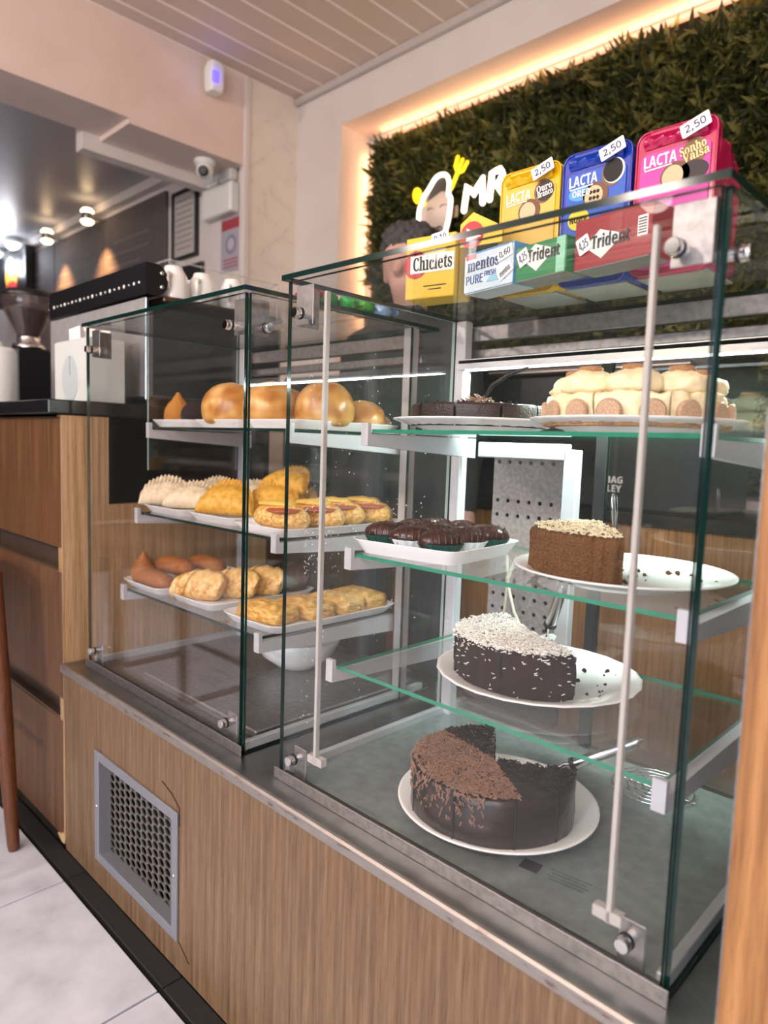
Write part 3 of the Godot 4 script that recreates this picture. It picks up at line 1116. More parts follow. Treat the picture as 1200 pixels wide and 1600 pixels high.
	for p in [[-1.528, -0.152, 0.0, 0.0, "long brown fried croquette lying at the dish's front"], [-1.535, -0.208, 0.1, 0.026, "long brown fried croquette resting on the front one"], [-1.505, -0.280, 0.0, 0.026, "long brown fried croquette at the back of its dish"]]:
		pastry("croquette", cq, brown_fry, p[4], "croquette", "long fried croquettes", Vector3(p[0], y + p[3], p[1]), p[2])
	var cr := croissant_mesh(0.125, 0.076, 14)
	for p in [[-1.372, -0.185, 0.55, "golden croissant at the front of its dish"], [-1.345, -0.253, 0.7, "golden croissant, second in its dish"], [-1.335, -0.322, 0.6, "golden croissant, third in its dish"]]:
		pastry("croissant", cr, croi, p[3], "croissant", "croissants", Vector3(p[0], y, p[1]), p[2])
	pastry("croissant", cr, choc, "dark chocolate croissant behind the golden croissants", "croissant", "croissants", Vector3(-1.330, y, -0.392), 0.7)
	var pf := puff_mesh(0.128, 0.072, 0.036, 15)
	for p in [[-1.128, -0.190, 0.12, "flat puff pastry with leafy sides at the front of its dish"], [-1.110, -0.272, 0.06, "flat puff pastry, second in its dish"], [-1.105, -0.352, 0.1, "flat puff pastry, third in its dish"], [-1.110, -0.428, 0.05, "flat puff pastry, last in its dish"]]:
		pastry("puff_pastry", pf, puff, p[3], "pastry", "flat puff pastries", Vector3(p[0], y, p[1]), p[2])

	# a white bowl on the case floor
	var bw := Sh.new()
	bw.lathe([Vector2(0.035, 0.0), Vector2(0.045, 0.001), Vector2(0.085, 0.030), Vector2(0.100, 0.062), Vector2(0.103, 0.072), Vector2(0.099, 0.073), Vector2(0.080, 0.034), Vector2(0.04, 0.008)], 40)
	var bo := put("ceramic_bowl", bw, M.ceramic)
	tag(bo, "off-white ceramic bowl on the floor of the pastry case", "bowl")
	bo.position = Vector3(-1.27, 0.5025, -0.385)


# ---------------------------------------------------------------- cakes
func cake_sector(r: float, h: float, a0: float, a1: float, bumps: float, freq: float, s := 1, flute := 0.0, flutes := 0) -> ArrayMesh:
	# the part of a round cake between two angles, closed; angles turn from +x towards -z
	var f := fnoise(freq, s)
	var na := int(ceil((a1 - a0) / 0.045))
	var sh := Sh.new()
	var pos := func(a: float, rr: float, y: float) -> Vector3:
		var q := Vector3(cos(a) * rr, y, -sin(a) * rr)
		var w := rr + rough(f, q, bumps) * (rr / r) + flute * cos(a * flutes) * smoothstep(0.9, 1.0, rr / r)
		return Vector3(cos(a) * w, y + (rough(f, q + Vector3(3, 0, 0), bumps * 0.8) if y > h * 0.5 else 0.0), -sin(a) * w)
	# rows run from the centre of the base out, up the side and back to the centre over the top
	var prof := [Vector2(0.001, 0.0), Vector2(r * 0.98, 0.0), Vector2(r, h * 0.05), Vector2(r, h * 0.3), Vector2(r, h * 0.6), Vector2(r, h * 0.86), Vector2(r * 0.985, h * 0.96), Vector2(r * 0.95, h), Vector2(r * 0.7, h), Vector2(r * 0.4, h), Vector2(r * 0.15, h), Vector2(0.001, h)]
	var rows := []
	for p in prof:
		var row := PackedVector3Array()
		for i in na + 1:
			row.append(pos.call(lerpf(a0, a1, float(i) / na), p.x, p.y))
		rows.append(row)
	sh.grid(rows, false)
	# the two cut faces
	for e in 2:
		var a := a0 if e == 0 else a1
		var fr := []
		for j in 7:
			var row := PackedVector3Array()
			for i in 12:
				var k := i / 11.0
				var q: Vector3 = pos.call(a, r * (0.001 + 0.999 * k) * (1.0 - 0.015 * (1.0 if j == 6 and i == 11 else 0.0)), h * j / 6.0)
				if i > 0 and i < 11 and j > 0 and j < 6:
					var nn := Vector3(sin(a), 0, cos(a))
					q += nn * rough(f, q * 2.0, 0.004)
				row.append(q)
			fr.append(row)
		sh.grid(fr, false)
	return mesh_of(sh)


func scatter(called: String, parent: Node3D, item: Mesh, mt: Material, n: int, place: Callable, seed_: int) -> void:
	var r := RandomNumberGenerator.new()
	r.seed = seed_
	var mm := MultiMesh.new()
	mm.transform_format = MultiMesh.TRANSFORM_3D
	mm.mesh = item
	mm.instance_count = n
	for i in n:
		mm.set_instance_transform(i, place.call(r))
	var o := MultiMeshInstance3D.new()
	o.name = called
	o.multimesh = mm
	o.material_override = mt
	o.set_meta("kind", "stuff")
	parent.add_child(o, true)


func any_turn(r: RandomNumberGenerator) -> Basis:
	return Basis.from_euler(Vector3(r.randf_range(-0.6, 0.6), r.randf() * TAU, r.randf_range(-0.6, 0.6)))


func rod_mesh(l: float, r: float) -> ArrayMesh:
	var s := Sh.new()
	s.tube([Vector3(-l / 2, 0, 0), Vector3(-l / 2 + r, 0, 0), Vector3(l / 2 - r, 0, 0), Vector3(l / 2, 0, 0)], [r * 0.4, r, r, r * 0.4], 5)
	return mesh_of(s)


func crumb_mesh(s := 1) -> ArrayMesh:
	return turned_mesh([Vector2(0.0005, 0.0), Vector2(0.004, 0.001), Vector2(0.005, 0.004), Vector2(0.003, 0.007), Vector2(0.0005, 0.008)], 0.5, 250.0, 1.0, 0.8, 9, s)


func server(called: String, label: String, tip: Vector3, end: Vector3) -> Node3D:
	# a cake server: flat blade, neck, chrome handle with a black ring and a rounded end
	var t := thing(called, label, "cake server", tip)
	var d := (end - tip).normalized()
	var L := tip.distance_to(end)
	var side := d.cross(Vector3.UP).normalized()
	var upv := side.cross(d)
	var bs := Basis(d, upv, side)
	var bl := Sh.new()
	bl.prism(PackedVector2Array([Vector2(0.0, 0.0), Vector2(0.02, 0.013), Vector2(L * 0.36, 0.022), Vector2(L * 0.40, 0.010), Vector2(L * 0.40, -0.010), Vector2(L * 0.36, -0.022), Vector2(0.02, -0.013)]), -0.0008, 0.0008, Transform3D(Basis(d, side, -upv), Vector3.ZERO))
	put("blade", bl, M.chrome, t)
	var nk := Sh.new()
	nk.tube([d * L * 0.37, d * L * 0.45 + upv * 0.004, d * L * 0.5], [0.003, 0.0035, 0.004], 10)
	put("neck", nk, M.chrome, t)
	var hd := Sh.new()
	hd.tube([d * L * 0.5, d * L * 0.505, d * L * 0.7, d * L * 0.95, d * L * 0.985, d * L], [0.0075, 0.0085, 0.0085, 0.0082, 0.006, 0.002], 18)
	put("handle", hd, plain("c6cacb", 0.18, 1.0), t)
	var rg := Sh.new()
	rg.tube([d * L * 0.485, d * L * 0.49, d * L * 0.515, d * L * 0.52], [0.008, 0.0105, 0.0105, 0.0095], 18)
	put("collar", rg, M.rubber, t)
	return t


func cut_lines(parent: Node3D, r: float, h: float, angles: Array, mt) -> void:
	for a in angles:
		var s := Sh.new()
		var d := Vector3(cos(a), 0, -sin(a))
		s.tube([d * r * 0.15 + Vector3(0, h + 0.0005, 0), d * r * 0.97 + Vector3(0, h + 0.0002, 0), d * (r + 0.0005) + Vector3(0, h * 0.93, 0), d * (r + 0.0005) + Vector3(0, h * 0.1, 0)], 0.0019, 5)
		put("cut_line", s, mt, parent)


func foods_sweet() -> void:
	var icing := speckled(["1d1512", "261c18", "2e231e"], Vector3(6, 6, 6), 0.28, 0.02, 201, 0.06)
	var crumb_dark := speckled(["120a08", "1f110d", "2e1a14"], Vector3(34, 34, 34), 0.9, 0.04, 202, 0.4)
	var sponge := speckled(["1a0d08", "28150d", "3a2013"], Vector3(30, 30, 30), 0.8, 0.04, 203, 0.3)
	var flute_brown := speckled(["442a12", "5d3c1a", "775026", "936a38"], Vector3(18, 18, 18), 0.8, 0.03, 204, 0.3)
	var cream := speckled(["e4cf9a", "f0e2b8", "f6edcf"], Vector3(9, 9, 9), 0.5, 0.02, 205)
	var biscuit := speckled(["8a5c36", "b98a5c", "d8b48a"], Vector3(16, 16, 16), 0.8, 0.03, 206)
	var milk := speckled(["6e5040", "82624f", "997764"], Vector3(10, 10, 10), 0.55, 0.03, 207)
	var coco := plain("eceae2", 0.8)
	var ganache := speckled(["1a100d", "251713", "30201a"], Vector3(14, 14, 14), 0.42, 0.03, 208, 0.1)
	var line := plain("0e0907", 0.8)

	# cake with chocolate sprinkles on the case floor
	var p5 := Vector3(-0.572, 0.4865, -0.218)
	var pl := put("cake_plate", plate_mesh(0.152), M.ceramic)
	tag(pl, "round white plate under the sprinkled chocolate cake", "plate", "white cake plates")
	pl.position = p5
	var c5 := Vector3(-0.567, 0.4945, -0.196)
	var a0 := deg_to_rad(125.0)
	var a1 := deg_to_rad(388.0)
	var R := 0.121
	var hh := 0.078
	var t := thing("chocolate_cake", "cut chocolate cake covered with chocolate sprinkles on the case floor", "cake", c5)
	put("body", cake_sector(R, hh, a0, a1, 0.003, 18.0, 21), icing, t)
	# the open crumb of the two cut faces
	for e in [[a0, -1.0], [a1, 1.0]]:
		var s := Sh.new()
		var f := fnoise(120.0, 5)
		var rows := []
		for j in 10:
			var row := PackedVector3Array()
			for i in 20:
				var q := Vector3(cos(e[0]) * R * 0.985 * i / 19.0, hh * 0.97 * j / 9.0, -sin(e[0]) * R * 0.985 * i / 19.0)
				row.append(q + Vector3(-sin(e[0]), 0, -cos(e[0])) * e[1] * (0.0015 + absf(rough(f, q, 0.006))))
			rows.append(row)
		s.grid(rows, false)
		put("cut_face", s, crumb_dark, t)
	cut_lines(t, R, hh, [deg_to_rad(238), deg_to_rad(280), deg_to_rad(320), deg_to_rad(352)], line)
	var rod := rod_mesh(0.0068, 0.0010)
	scatter("sprinkles", t, rod, milk, 3600, func(r):
		var a: float = r.randf_range(a0 + 0.02, deg_to_rad(325) - 0.02)
		var q := R * sqrt(r.randf()) * 0.97
		return Transform3D(any_turn(r), Vector3(cos(a) * q, hh + 0.0012 + r.randf() * 0.0025, -sin(a) * q)), 31)
	scatter("rim_sprinkles", t, rod, milk, 420, func(r):
		var a: float = r.randf_range(a0 + 0.05, deg_to_rad(300))
		var y := hh * (1.0 - pow(r.randf(), 2.0) * 0.55)
		return Transform3D(any_turn(r) * Basis(Vector3.FORWARD, 1.2), Vector3(cos(a) * (R + 0.001), y, -sin(a) * (R + 0.001))), 32)
	scatter("dark_sprinkles", t, rod, crumb_dark, 1100, func(r):
		var a: float = r.randf_range(a0, a0 + 0.75) if r.randf() < 0.55 else r.randf_range(deg_to_rad(350), a1)
		var q := R * sqrt(r.randf()) * 0.98
		return Transform3D(any_turn(r), Vector3(cos(a) * q, hh + 0.003 + r.randf() * 0.003, -sin(a) * q)), 33)
	var lump := put("cake_crumb", turned_mesh([Vector2(0.004, 0), Vector2(0.017, 0.002), Vector2(0.018, 0.014), Vector2(0.012, 0.027), Vector2(0.002, 0.034)], 0.35, 70.0, 1.0, 0.8, 22, 8), crumb_dark)
	tag(lump, "large dark cake crumb on the plate inside the cut gap", "crumb")
	lump.position = Vector3(-0.578, 0.4945, -0.262)
	server("cake_server", "chrome-handled cake server resting on the sprinkled cake's plate", Vector3(-0.585, 0.499, -0.265), Vector3(-0.405, 0.615, -0.345))

	# coconut cake on the lower shelf
	var c3 := Vector3(-0.563, 0.6722, -0.298)
	pl = put("cake_plate", plate_mesh(0.158, 24, 0.006), M.ceramic)
	tag(pl, "white scalloped plate under the coconut cake", "plate", "white cake plates")
	pl.position = c3
	t = thing("coconut_cake", "half a dark chocolate cake topped with grated coconut", "cake", c3 + Vector3(-0.012, 0.008, 0.004))
	var b0 := deg_to_rad(142.0)
	var b1 := deg_to_rad(336.0)
	var R3 := 0.118
	var h3 := 0.066
	put("body", cake_sector(R3, h3, b0, b1, 0.006, 40.0, 22), sponge, t)
	cut_lines(t, R3, h3, [deg_to_rad(228), deg_to_rad(282)], line)
	var flake := rod_mesh(0.0055, 0.0007)
	scatter("coconut", t, flake, coco, 4200, func(r):
		var a: float = r.randf_range(b0, b1)
		var q := R3 * sqrt(r.randf()) * 1.0
		return Transform3D(any_turn(r), Vector3(cos(a) * q, h3 + 0.002 + r.randf() * 0.005, -sin(a) * q)), 34)
	scatter("side_coconut", t, flake, coco, 170, func(r):
		var a: float = r.randf_range(b0, b1)
		var y: float = h3 * (1.0 - pow(r.randf(), 3.0))
		return Transform3D(any_turn(r), Vector3(cos(a) * (R3 + 0.003), y + 0.002, -sin(a) * (R3 + 0.003))), 35)
	server("cake_server", "chrome-handled cake server standing in the coconut cake", Vector3(-0.583, 0.685, -0.33), Vector3(-0.533, 0.835, -0.315))
	scatter_crumbs(c3 + Vector3(0.06, 0.009, -0.03), 0.075, 26, sponge, "dark crumbs scattered on the coconut cake's plate", 36)

	# brown cake on the middle shelf
	var c2 := Vector3(-0.432, 0.8562, -0.290)
	pl = put("cake_plate", plate_mesh(0.150), M.ceramic)
	tag(pl, "round white plate under the fluted brown cake", "plate", "white cake plates")
	pl.position = c2
	t = thing("brown_cake", "fluted golden-brown cake, partly eaten, on the middle shelf", "cake", c2 + Vector3(-0.012, 0.008, 0.004))
	var d0 := deg_to_rad(128.0)
	var d1 := deg_to_rad(303.0)
	put("body", cake_sector(0.112, 0.064, d0, d1, 0.005, 60.0, 23, 0.0045, 40), flute_brown, t)
	scatter("grated_topping", t, flake, cream, 900, func(r):
		var a: float = r.randf_range(d0, d1)
		var q := 0.11 * sqrt(r.randf())
		return Transform3D(any_turn(r), Vector3(cos(a) * q, 0.0655 + r.randf() * 0.002, -sin(a) * q)), 37)
	scatter_crumbs(c2 + Vector3(0.05, 0.009, 0.0), 0.085, 30, flute_brown, "brown crumbs scattered on the fluted cake's plate", 38)
	var kn := thing("table_knife", "steel knife handle standing up behind the brown cake", "knife", c2 + Vector3(-0.022, 0.01, -0.03))
	var kh := Sh.new()
	kh.tube([Vector3(0, 0.0, 0), Vector3(-0.004, 0.05, 0.0), Vector3(-0.007, 0.085, 0.0), Vector3(-0.009, 0.105, 0), Vector3(-0.010, 0.112, 0)], [0.004, 0.005, 0.008, 0.009, 0.004], 14, 0.45)
	put("handle", kh, M.chrome, kn)

	# tray of chocolate-covered sweets on the middle shelf
	var tp := Vector3(-0.752, 0.8562, -0.268)
	var tr := put("sweets_dish", dish_mesh(0.215, 0.225, 0.024), M.ceramic_tray)
	tag(tr, "white square-cornered dish of chocolate sweets on the middle shelf", "dish")
	tr.position = tp
	tr.rotation.y = 0.10
	var bomb := turned_mesh([Vector2(0.006, 0.0), Vector2(0.020, 0.004), Vector2(0.025, 0.016), Vector2(0.022, 0.028), Vector2(0.012, 0.036), Vector2(0.001, 0.038)], 0.03, 60.0, 1.55, 1.0, 26, 9)
	var cup := Sh.new()
	cup.lathe([Vector2(0.022, 0.0), Vector2(0.023, 0.0004), Vector2(0.037, 0.0165), Vector2(0.0375, 0.017), Vector2(0.0365, 0.0168), Vector2(0.0215, 0.0012)], 72, Vector3.ZERO, 0.05, 18)
	var cupm := mesh_of(cup)
	var green := plain("0f4f48", 0.5)
	var lace := plain("dfe9ec", 0.8)
	for k in 9:
		var gx := k % 3
		var gz := k / 3
		var at := tp + Vector3(-0.062 + 0.060 * gx, 0.0046, 0.062 - 0.062 * gz)
		var q := thing("chocolate_sweet", "oval chocolate-coated sweet in a %s paper cup" % ("green" if k % 2 == 0 else "white"), "sweet", at, 0.6 + 0.3 * (k % 4), "chocolate sweets on the dish, %s cups" % ("green" if k % 2 == 0 else "white"))
		put("paper_cup", cupm, green if k % 2 == 0 else lace, q).scale = Vector3(1.0, 1.45, 0.9)
		put("coating", bomb, ganache_mat(), q).position.y = 0.009
		var dz := Sh.new()
		for s in 6:
			var x := -0.026 + 0.0105 * s
			var path := []
			for i in 9:
				var a := PI * i / 8.0
				var e := sqrt(maxf(1.0 - pow(x / 0.040, 2.0), 0.02))
				path.append(Vector3(x + 0.003 * sin(a), 0.026 + 0.0212 * e * sin(a), 0.0252 * e * cos(a)))
			dz.tube(path, 0.0018, 6)
		put("drizzle", dz, ganache_mat(), q)

	# chocolate cake cut into slices on the top shelf
	var c1 := Vector3(-0.705, 1.0632, -0.305)
	pl = put("cake_plate", plate_mesh(0.142, 28, 0.014), M.ceramic)
	tag(pl, "white fluted plate under the sliced ganache cake", "plate", "white cake plates")
	pl.position = c1
	t = thing("ganache_cake", "low dark ganache cake cut in slices on the top shelf", "cake", c1 + Vector3(0, 0.008, 0))
	for k in 10:
		var o := put("slice", cake_sector(0.112, 0.036, TAU * k / 10.0 + 0.012, TAU * (k + 1) / 10.0 - 0.012, 0.0012, 40.0, 30 + k), ganache, t)
		o.position = Vector3(cos(TAU * (k + 0.5) / 10.0), 0, -sin(TAU * (k + 0.5) / 10.0)) * 0.002
	scatter("cocoa_crumbs", t, crumb_mesh(3), crumb_dark, 160, func(r):
		var a: float = r.randf() * TAU
		var q := 0.108 * sqrt(r.randf())
		return Transform3D(any_turn(r).scaled(Vector3.ONE * 0.45), Vector3(cos(a) * q, 0.036, -sin(a) * q)), 39)
	var shav := rod_mesh(0.022, 0.0018)
	scatter("chocolate_shavings", t, shav, milk, 90, func(r):
		var q := Vector3(r.randf_range(-0.03, 0.03), 0.038, r.randf_range(-0.03, 0.03))
		q.y += 0.018 * maxf(0.0, 1.0 - Vector2(q.x, q.z).length() / 0.035) * r.randf()
		return Transform3D(Basis.from_euler(Vector3(r.randf_range(-0.7, 0.7), r.randf() * TAU, r.randf_range(-0.7, 0.7))), q), 40)
	var stm := Sh.new()
	stm.tube([Vector3(0.01, 0.05, 0), Vector3(0.025, 0.07, 0.0), Vector3(0.05, 0.088, -0.01), Vector3(0.08, 0.098, -0.02)], [0.003, 0.004, 0.004, 0.002], 8)
	put("vanilla_pod", stm, M.rubber, t)

	# banana cream pie on the top shelf
	var c0 := Vector3(-0.432, 1.0632, -0.300)
	pl = put("cake_plate", plate_mesh(0.142, 28, 0.014), M.ceramic)
	tag(pl, "white fluted plate under the cream pie", "plate", "white cake plates")
	pl.position = c0
	t = thing("cream_pie", "tall banana cream pie with swirls of whipped cream", "pie", c0 + Vector3(0, 0.008, 0))
	for k in 8:
		put("slice", cake_sector(0.118, 0.044, TAU * k / 8.0 + 0.01, TAU * (k + 1) / 8.0 - 0.01, 0.007, 36.0, 50 + k), cream, t)
	put("biscuit_base", cake_sector(0.123, 0.010, 0.0, TAU, 0.005, 60.0, 60), biscuit, t)
	var swirl := turned_mesh([Vector2(0.006, 0.0), Vector2(0.033, 0.003), Vector2(0.036, 0.013), Vector2(0.030, 0.024), Vector2(0.014, 0.032), Vector2(0.001, 0.034)], 0.22, 38.0, 1.0, 1.0, 30, 12)
	var ban := Sh.new()
	ban.lathe([Vector2(0.014, 0), Vector2(0.0165, 0.002), Vector2(0.0165, 0.006), Vector2(0.014, 0.008)], 20)
	var banm := mesh_of(ban)
	var toast := speckled(["7e5534", "a5784e", "c79d6e"], Vector3(20, 20, 20), 0.7, 0.03, 209)
	for k in 8:
		var a := TAU * (k + 0.5) / 8.0
		var o := put("cream_swirl", swirl, cream, t)
		o.position = Vector3(cos(a) * 0.080, 0.042, -sin(a) * 0.080)
		o.rotation.y = a * 2.1
		var bn := put("banana_slice", banm, toast, o)
		bn.position = Vector3(0, 0.030, 0)
		for j in 2:
			var sd := put("banana_side", banm, speckled_cached("banana"), t)
			var aa := a + (j - 0.5) * 0.42
			sd.transform = Transform3D(Basis(Vector3.UP, aa) * Basis(Vector3.FORWARD, PI / 2.0), Vector3(cos(aa) * 0.119, 0.018, -sin(aa) * 0.119))

	# wire drain in the case floor
	var dr := thing("wire_drain", "round spiral wire guard on the floor of the cake case", "wire guard", Vector3(-0.432, 0.4862, -0.462))
	for k in 5:
		var w := Sh.new()
		var path := []
		for i in 33:
			var a := TAU * i / 32.0
			path.append(Vector3(cos(a), 0, -sin(a)) * (0.016 + 0.012 * k) + Vector3(0, 0.006, 0))
		w.tube(path, 0.0014, 6)
		put("wire_ring", w, M.chrome, dr)
	for k in 4:
		var w := Sh.new()
		var a := PI * k / 4.0
		w.tube([Vector3(cos(a) * 0.068, 0.003, -sin(a) * 0.068), Vector3(-cos(a) * 0.068, 0.003, sin(a) * 0.068)], 0.0014, 6)
		put("wire_spoke", w, M.chrome, dr)
	# small sticker plate lying on the floor of the case
	var sk := thing("sticker", "small dark sticker with pale lines on the case floor", "sticker", Vector3(-0.425, 0.4864, -0.135), 0.15)
	var s1 := Sh.new()
	s1.box(Vector3(-0.03, 0.0003, 0), Vector3(0.026, 0.0006, 0.022))
	put("dark_square", s1, M.dark, sk)
	for k in 4:
		var s2 := Sh.new()
		s2.box(Vector3(0.022, 0.0003, -0.010 + 0.007 * k), Vector3(0.055 - 0.008 * (k % 2), 0.0006, 0.0022))
		put("print_line", s2, plain("4b5554", 0.6), sk)


func ganache_mat() -> StandardMaterial3D:
	if not M.has("ganache"):
		M.ganache = speckled(["2a1410", "3a1e16", "4a2a1e"], Vector3(14, 14, 14), 0.22, 0.03, 210)
	return M.ganache


func speckled_cached(k: String) -> StandardMaterial3D:
	if not M.has(k):
		M[k] = speckled(["8f6f56", "b9997a", "dcc6a8"], Vector3(24, 24, 24), 0.6, 0.03, 211)
	return M[k]


func scatter_crumbs(c: Vector3, r0: float, n: int, mt: Material, label: String, seed_: int) -> void:
	var t := thing("crumbs", label, "crumbs", c)
	t.set_meta("kind", "stuff")
	scatter("loose_crumbs", t, crumb_mesh(2), mt, n, func(r):
		var a: float = r.randf() * TAU
		var q := r0 * sqrt(r.randf())
		return Transform3D(any_turn(r).scaled(Vector3.ONE * r.randf_range(0.25, 1.2) * 0.8), Vector3(cos(a) * q, 0, -sin(a) * q)), seed_)


# ---------------------------------------------------------------- lettering and small packs
func letters(called: String, what: String, high: float, at: Vector3, mt: Material, parent: Node, serif := false, bold := true, slant := 0.0, wide := 0.0) -> MeshInstance3D:
	var tm := TextMesh.new()
	var f := SystemFont.new()
	f.font_names = PackedStringArray(["Droid Serif" if serif else "Droid Sans"])
	f.font_weight = 700 if bold else 400
	tm.font = f
	tm.text = what
	tm.font_size = 48
	tm.pixel_size = high / 36.0
	tm.depth = 0.0014
	tm.curve_step = 0.8
	var o := put(called, tm, mt, parent)
	o.transform = Transform3D(Basis(Vector3.BACK, slant), at)
	var w := tm.get_aabb().size.x
	if wide > 0.0 and w > 0.0:
		o.transform = o.transform * Transform3D(Basis.from_scale(Vector3(wide / w, 1, 1)))
	return o


func card(w: float, h: float, r: float, z0: float, z1: float, c := Vector2.ZERO) -> Sh:
	# a rounded rectangle
	var p := PackedVector2Array()
	for q in [[1, 1, 0.0], [-1, 1, PI / 2], [-1, -1, PI], [1, -1, PI * 1.5]]:
		for i in 6:
			var a: float = q[2] + PI / 2 * i / 5.0
			p.append(c + Vector2(q[0] * (w / 2 - r) + cos(a) * r, q[1] * (h / 2 - r) + sin(a) * r))
	var s := Sh.new()
	s.prism(p, z0, z1)
	return s


func oval(rx: float, ry: float, z0: float, z1: float, c := Vector2.ZERO, a0 := 0.0, a1 := TAU) -> Sh:
	var p := PackedVector2Array()
	for i in 28:
		var a := lerpf(a0, a1, i / 28.0)
		p.append(c + Vector2(cos(a) * rx, sin(a) * ry))
	var s := Sh.new()
	s.prism(p, z0, z1)
	return s


func price_tag(parent: Node, at: Vector3, slant: float, what: String, w := 0.045, h := 0.020, called := "price_tag") -> void:
	var c := put(called, card(w, h, 0.002, 0.0, 0.0006), M.paper, parent)
	c.transform = Transform3D(Basis(Vector3.BACK, slant), at)
	letters("handwriting", what, h * 0.55, Vector3(0, 0, 0.0008), plain("2b3a63", 0.7), c, false, false, 0.0, w * 0.7)


func bonbon_pack(x: float, label: String, film: Color, card_col: Color, brand: Callable) -> void:
	# a clear-film pouch of bonbons: flat rounded front, sloping top, gathered seal
	var W := 0.114
	var H := 0.203
	var D := 0.115
	var t := thing("bonbon_pack", label, "candy pack", Vector3(x, 1.2955, -0.362), 0.0, "packs of bonbons on the cake case")
	var fm := plain(film, 0.16)
	fm.clearcoat_enabled = true
	fm.clearcoat = 0.6
	fm.clearcoat_roughness = 0.08
	var fr := card(W, H, 0.016, -0.012, 0.0, Vector2(0, H / 2))
	put("front", fr, fm, t)
	var rim := Sh.new()
	var path := []
	for q in [[1, -1, -PI / 2], [1, 1, 0.0], [-1, 1, PI / 2], [-1, -1, PI]]:
		for i in 5:
			var a: float = q[2] + PI / 2 * i / 4.0
			path.append(Vector3(q[0] * (W / 2 - 0.016) + cos(a) * 0.015, H / 2 + q[1] * (H / 2 - 0.016) + sin(a) * 0.015, 0.0005))
	path.append(path[0])
	rim.tube(path, 0.0018, 6)
	put("pressed_rim", rim, fm, t)
	# the body behind, with a slope from the front edge down to the back and finger dimples
	var f := fnoise(28.0, int(absf(x) * 1000))
	var rows := []
	for j in 15:
		var k := j / 14.0
		var top := H * (0.985 - 0.16 * k)
		var wd := W * (0.985 - 0.03 * k + 0.02 * sin(k * PI))
		var row := PackedVector3Array()
		for i in 40:
			var a := TAU * i / 40
			var c := cos(a)
			var s := sin(a)
			var q := Vector3(signf(c) * pow(absf(c), 0.22) * wd / 2, top / 2 + signf(s) * pow(absf(s), 0.22) * top / 2, -0.010 - k * (D - 0.01))
			var b := rough(f, q, 0.010) * (1.0 if j > 1 else 0.3)
			row.append(q + Vector3(signf(c) * b * pow(absf(c), 0.6), b * (1.0 if s > 0 else 0.0) * pow(absf(s), 0.6), 0))
		rows.append(row)
	var bd := Sh.new()
	bd.grid(rows)
	put("pouch", bd, fm, t)
	var bc := Sh.new()
	bc.box(Vector3(0, 0.0008, -0.066), Vector3(W * 0.9, 0.0024, D * 0.88))
	put("base_label", bc, plain("8f958f", 0.7), t)
	# gathered film along the top of the front
	var g := Sh.new()
	var gf := fnoise(60.0, 5)
	var gr := []
	for j in 9:
		var row := PackedVector3Array()
		for i in 24:
			var u := -0.5 + i / 23.0
			var y := H * 0.882 + H * 0.108 * j / 8.0 - 0.004 * absf(u)
			row.append(Vector3(u * W * 0.78, y, 0.0015 + 0.006 * sin(j / 8.0 * PI) * (0.5 + absf(gf.get_noise_2d(u * 0.9, y * 3.0)) * 2.2)))
		gr.append(row)
	g.grid(gr, false)
	put("gathered_film", g, fm, t)
	var sl := Sh.new()
	sl.box(Vector3(-0.012, H * 0.955, 0.005), Vector3(0.050, 0.013, 0.012), 0.005)
	put("folded_seal", sl, fm, t)
	var cd := put("printed_card", card(W * 0.86, H * 0.80, 0.010, 0.0, 0.0022, Vector2(0, H * 0.445)), plain(card_col, 0.45), t)
	letters("brand_lettering", "LACTA", 0.016, Vector3(-0.021, H * 0.785, 0.0026), M.paper, cd, false, true, 0.02, 0.047)
	var ul := Sh.new()
	ul.tube([Vector3(-0.042, H * 0.785 - 0.006, 0.0026), Vector3(-0.042, H * 0.785 - 0.0115, 0.0026), Vector3(-0.022, H * 0.785 - 0.0105, 0.0026), Vector3(-0.003, H * 0.785 - 0.0095, 0.0026)], 0.0013, 6)
	put("brand_underline", ul, M.paper, cd)
	brand.call(cd, H)
	var bn := put("bonbon_picture", oval(0.021, 0.019, 0.0, 0.0030, Vector2(0.002, H * 0.655)), plain("6a4326", 0.45), cd)
	put("bonbon_filling", oval(0.015, 0.0155, 0.0, 0.0034, Vector2(-0.001, H * 0.65)), plain("cdb791", 0.5), bn)
	put("bonbon_half", oval(0.017, 0.019, 0.0, 0.0027, Vector2(0.027, H * 0.785)), plain("7b5637", 0.45), bn)
	price_tag(t, Vector3(0.030, H * 0.935, 0.0125), 0.32, "2,50", 0.040, 0.019)


func gum_box(called: String, label: String, x0: float, x1: float, high: float, deep: float, z: float, turn: float, col: Color, col2: Color) -> Node3D:
	# an open carton standing on the top pane; its own x runs along the front
	var w := x1 - x0
	var t := thing(called, label, "gum box", Vector3((x0 + x1) / 2.0, 1.2955, z), turn, "gum boxes on the cake case")
	var m := plain(col, 0.4)
	var b := Sh.new()
	b.box(Vector3(0, high / 2, -deep / 2), Vector3(w, high, deep), 0.0015)
	put("carton", b, m, t)
	var s := Sh.new()
	s.box(Vector3(0, 0.0015, -deep / 2), Vector3(w * 0.98, 0.004, deep * 0.98), 0.0005)
	put("base_flap", s, plain(col2, 0.7), t)
	return t


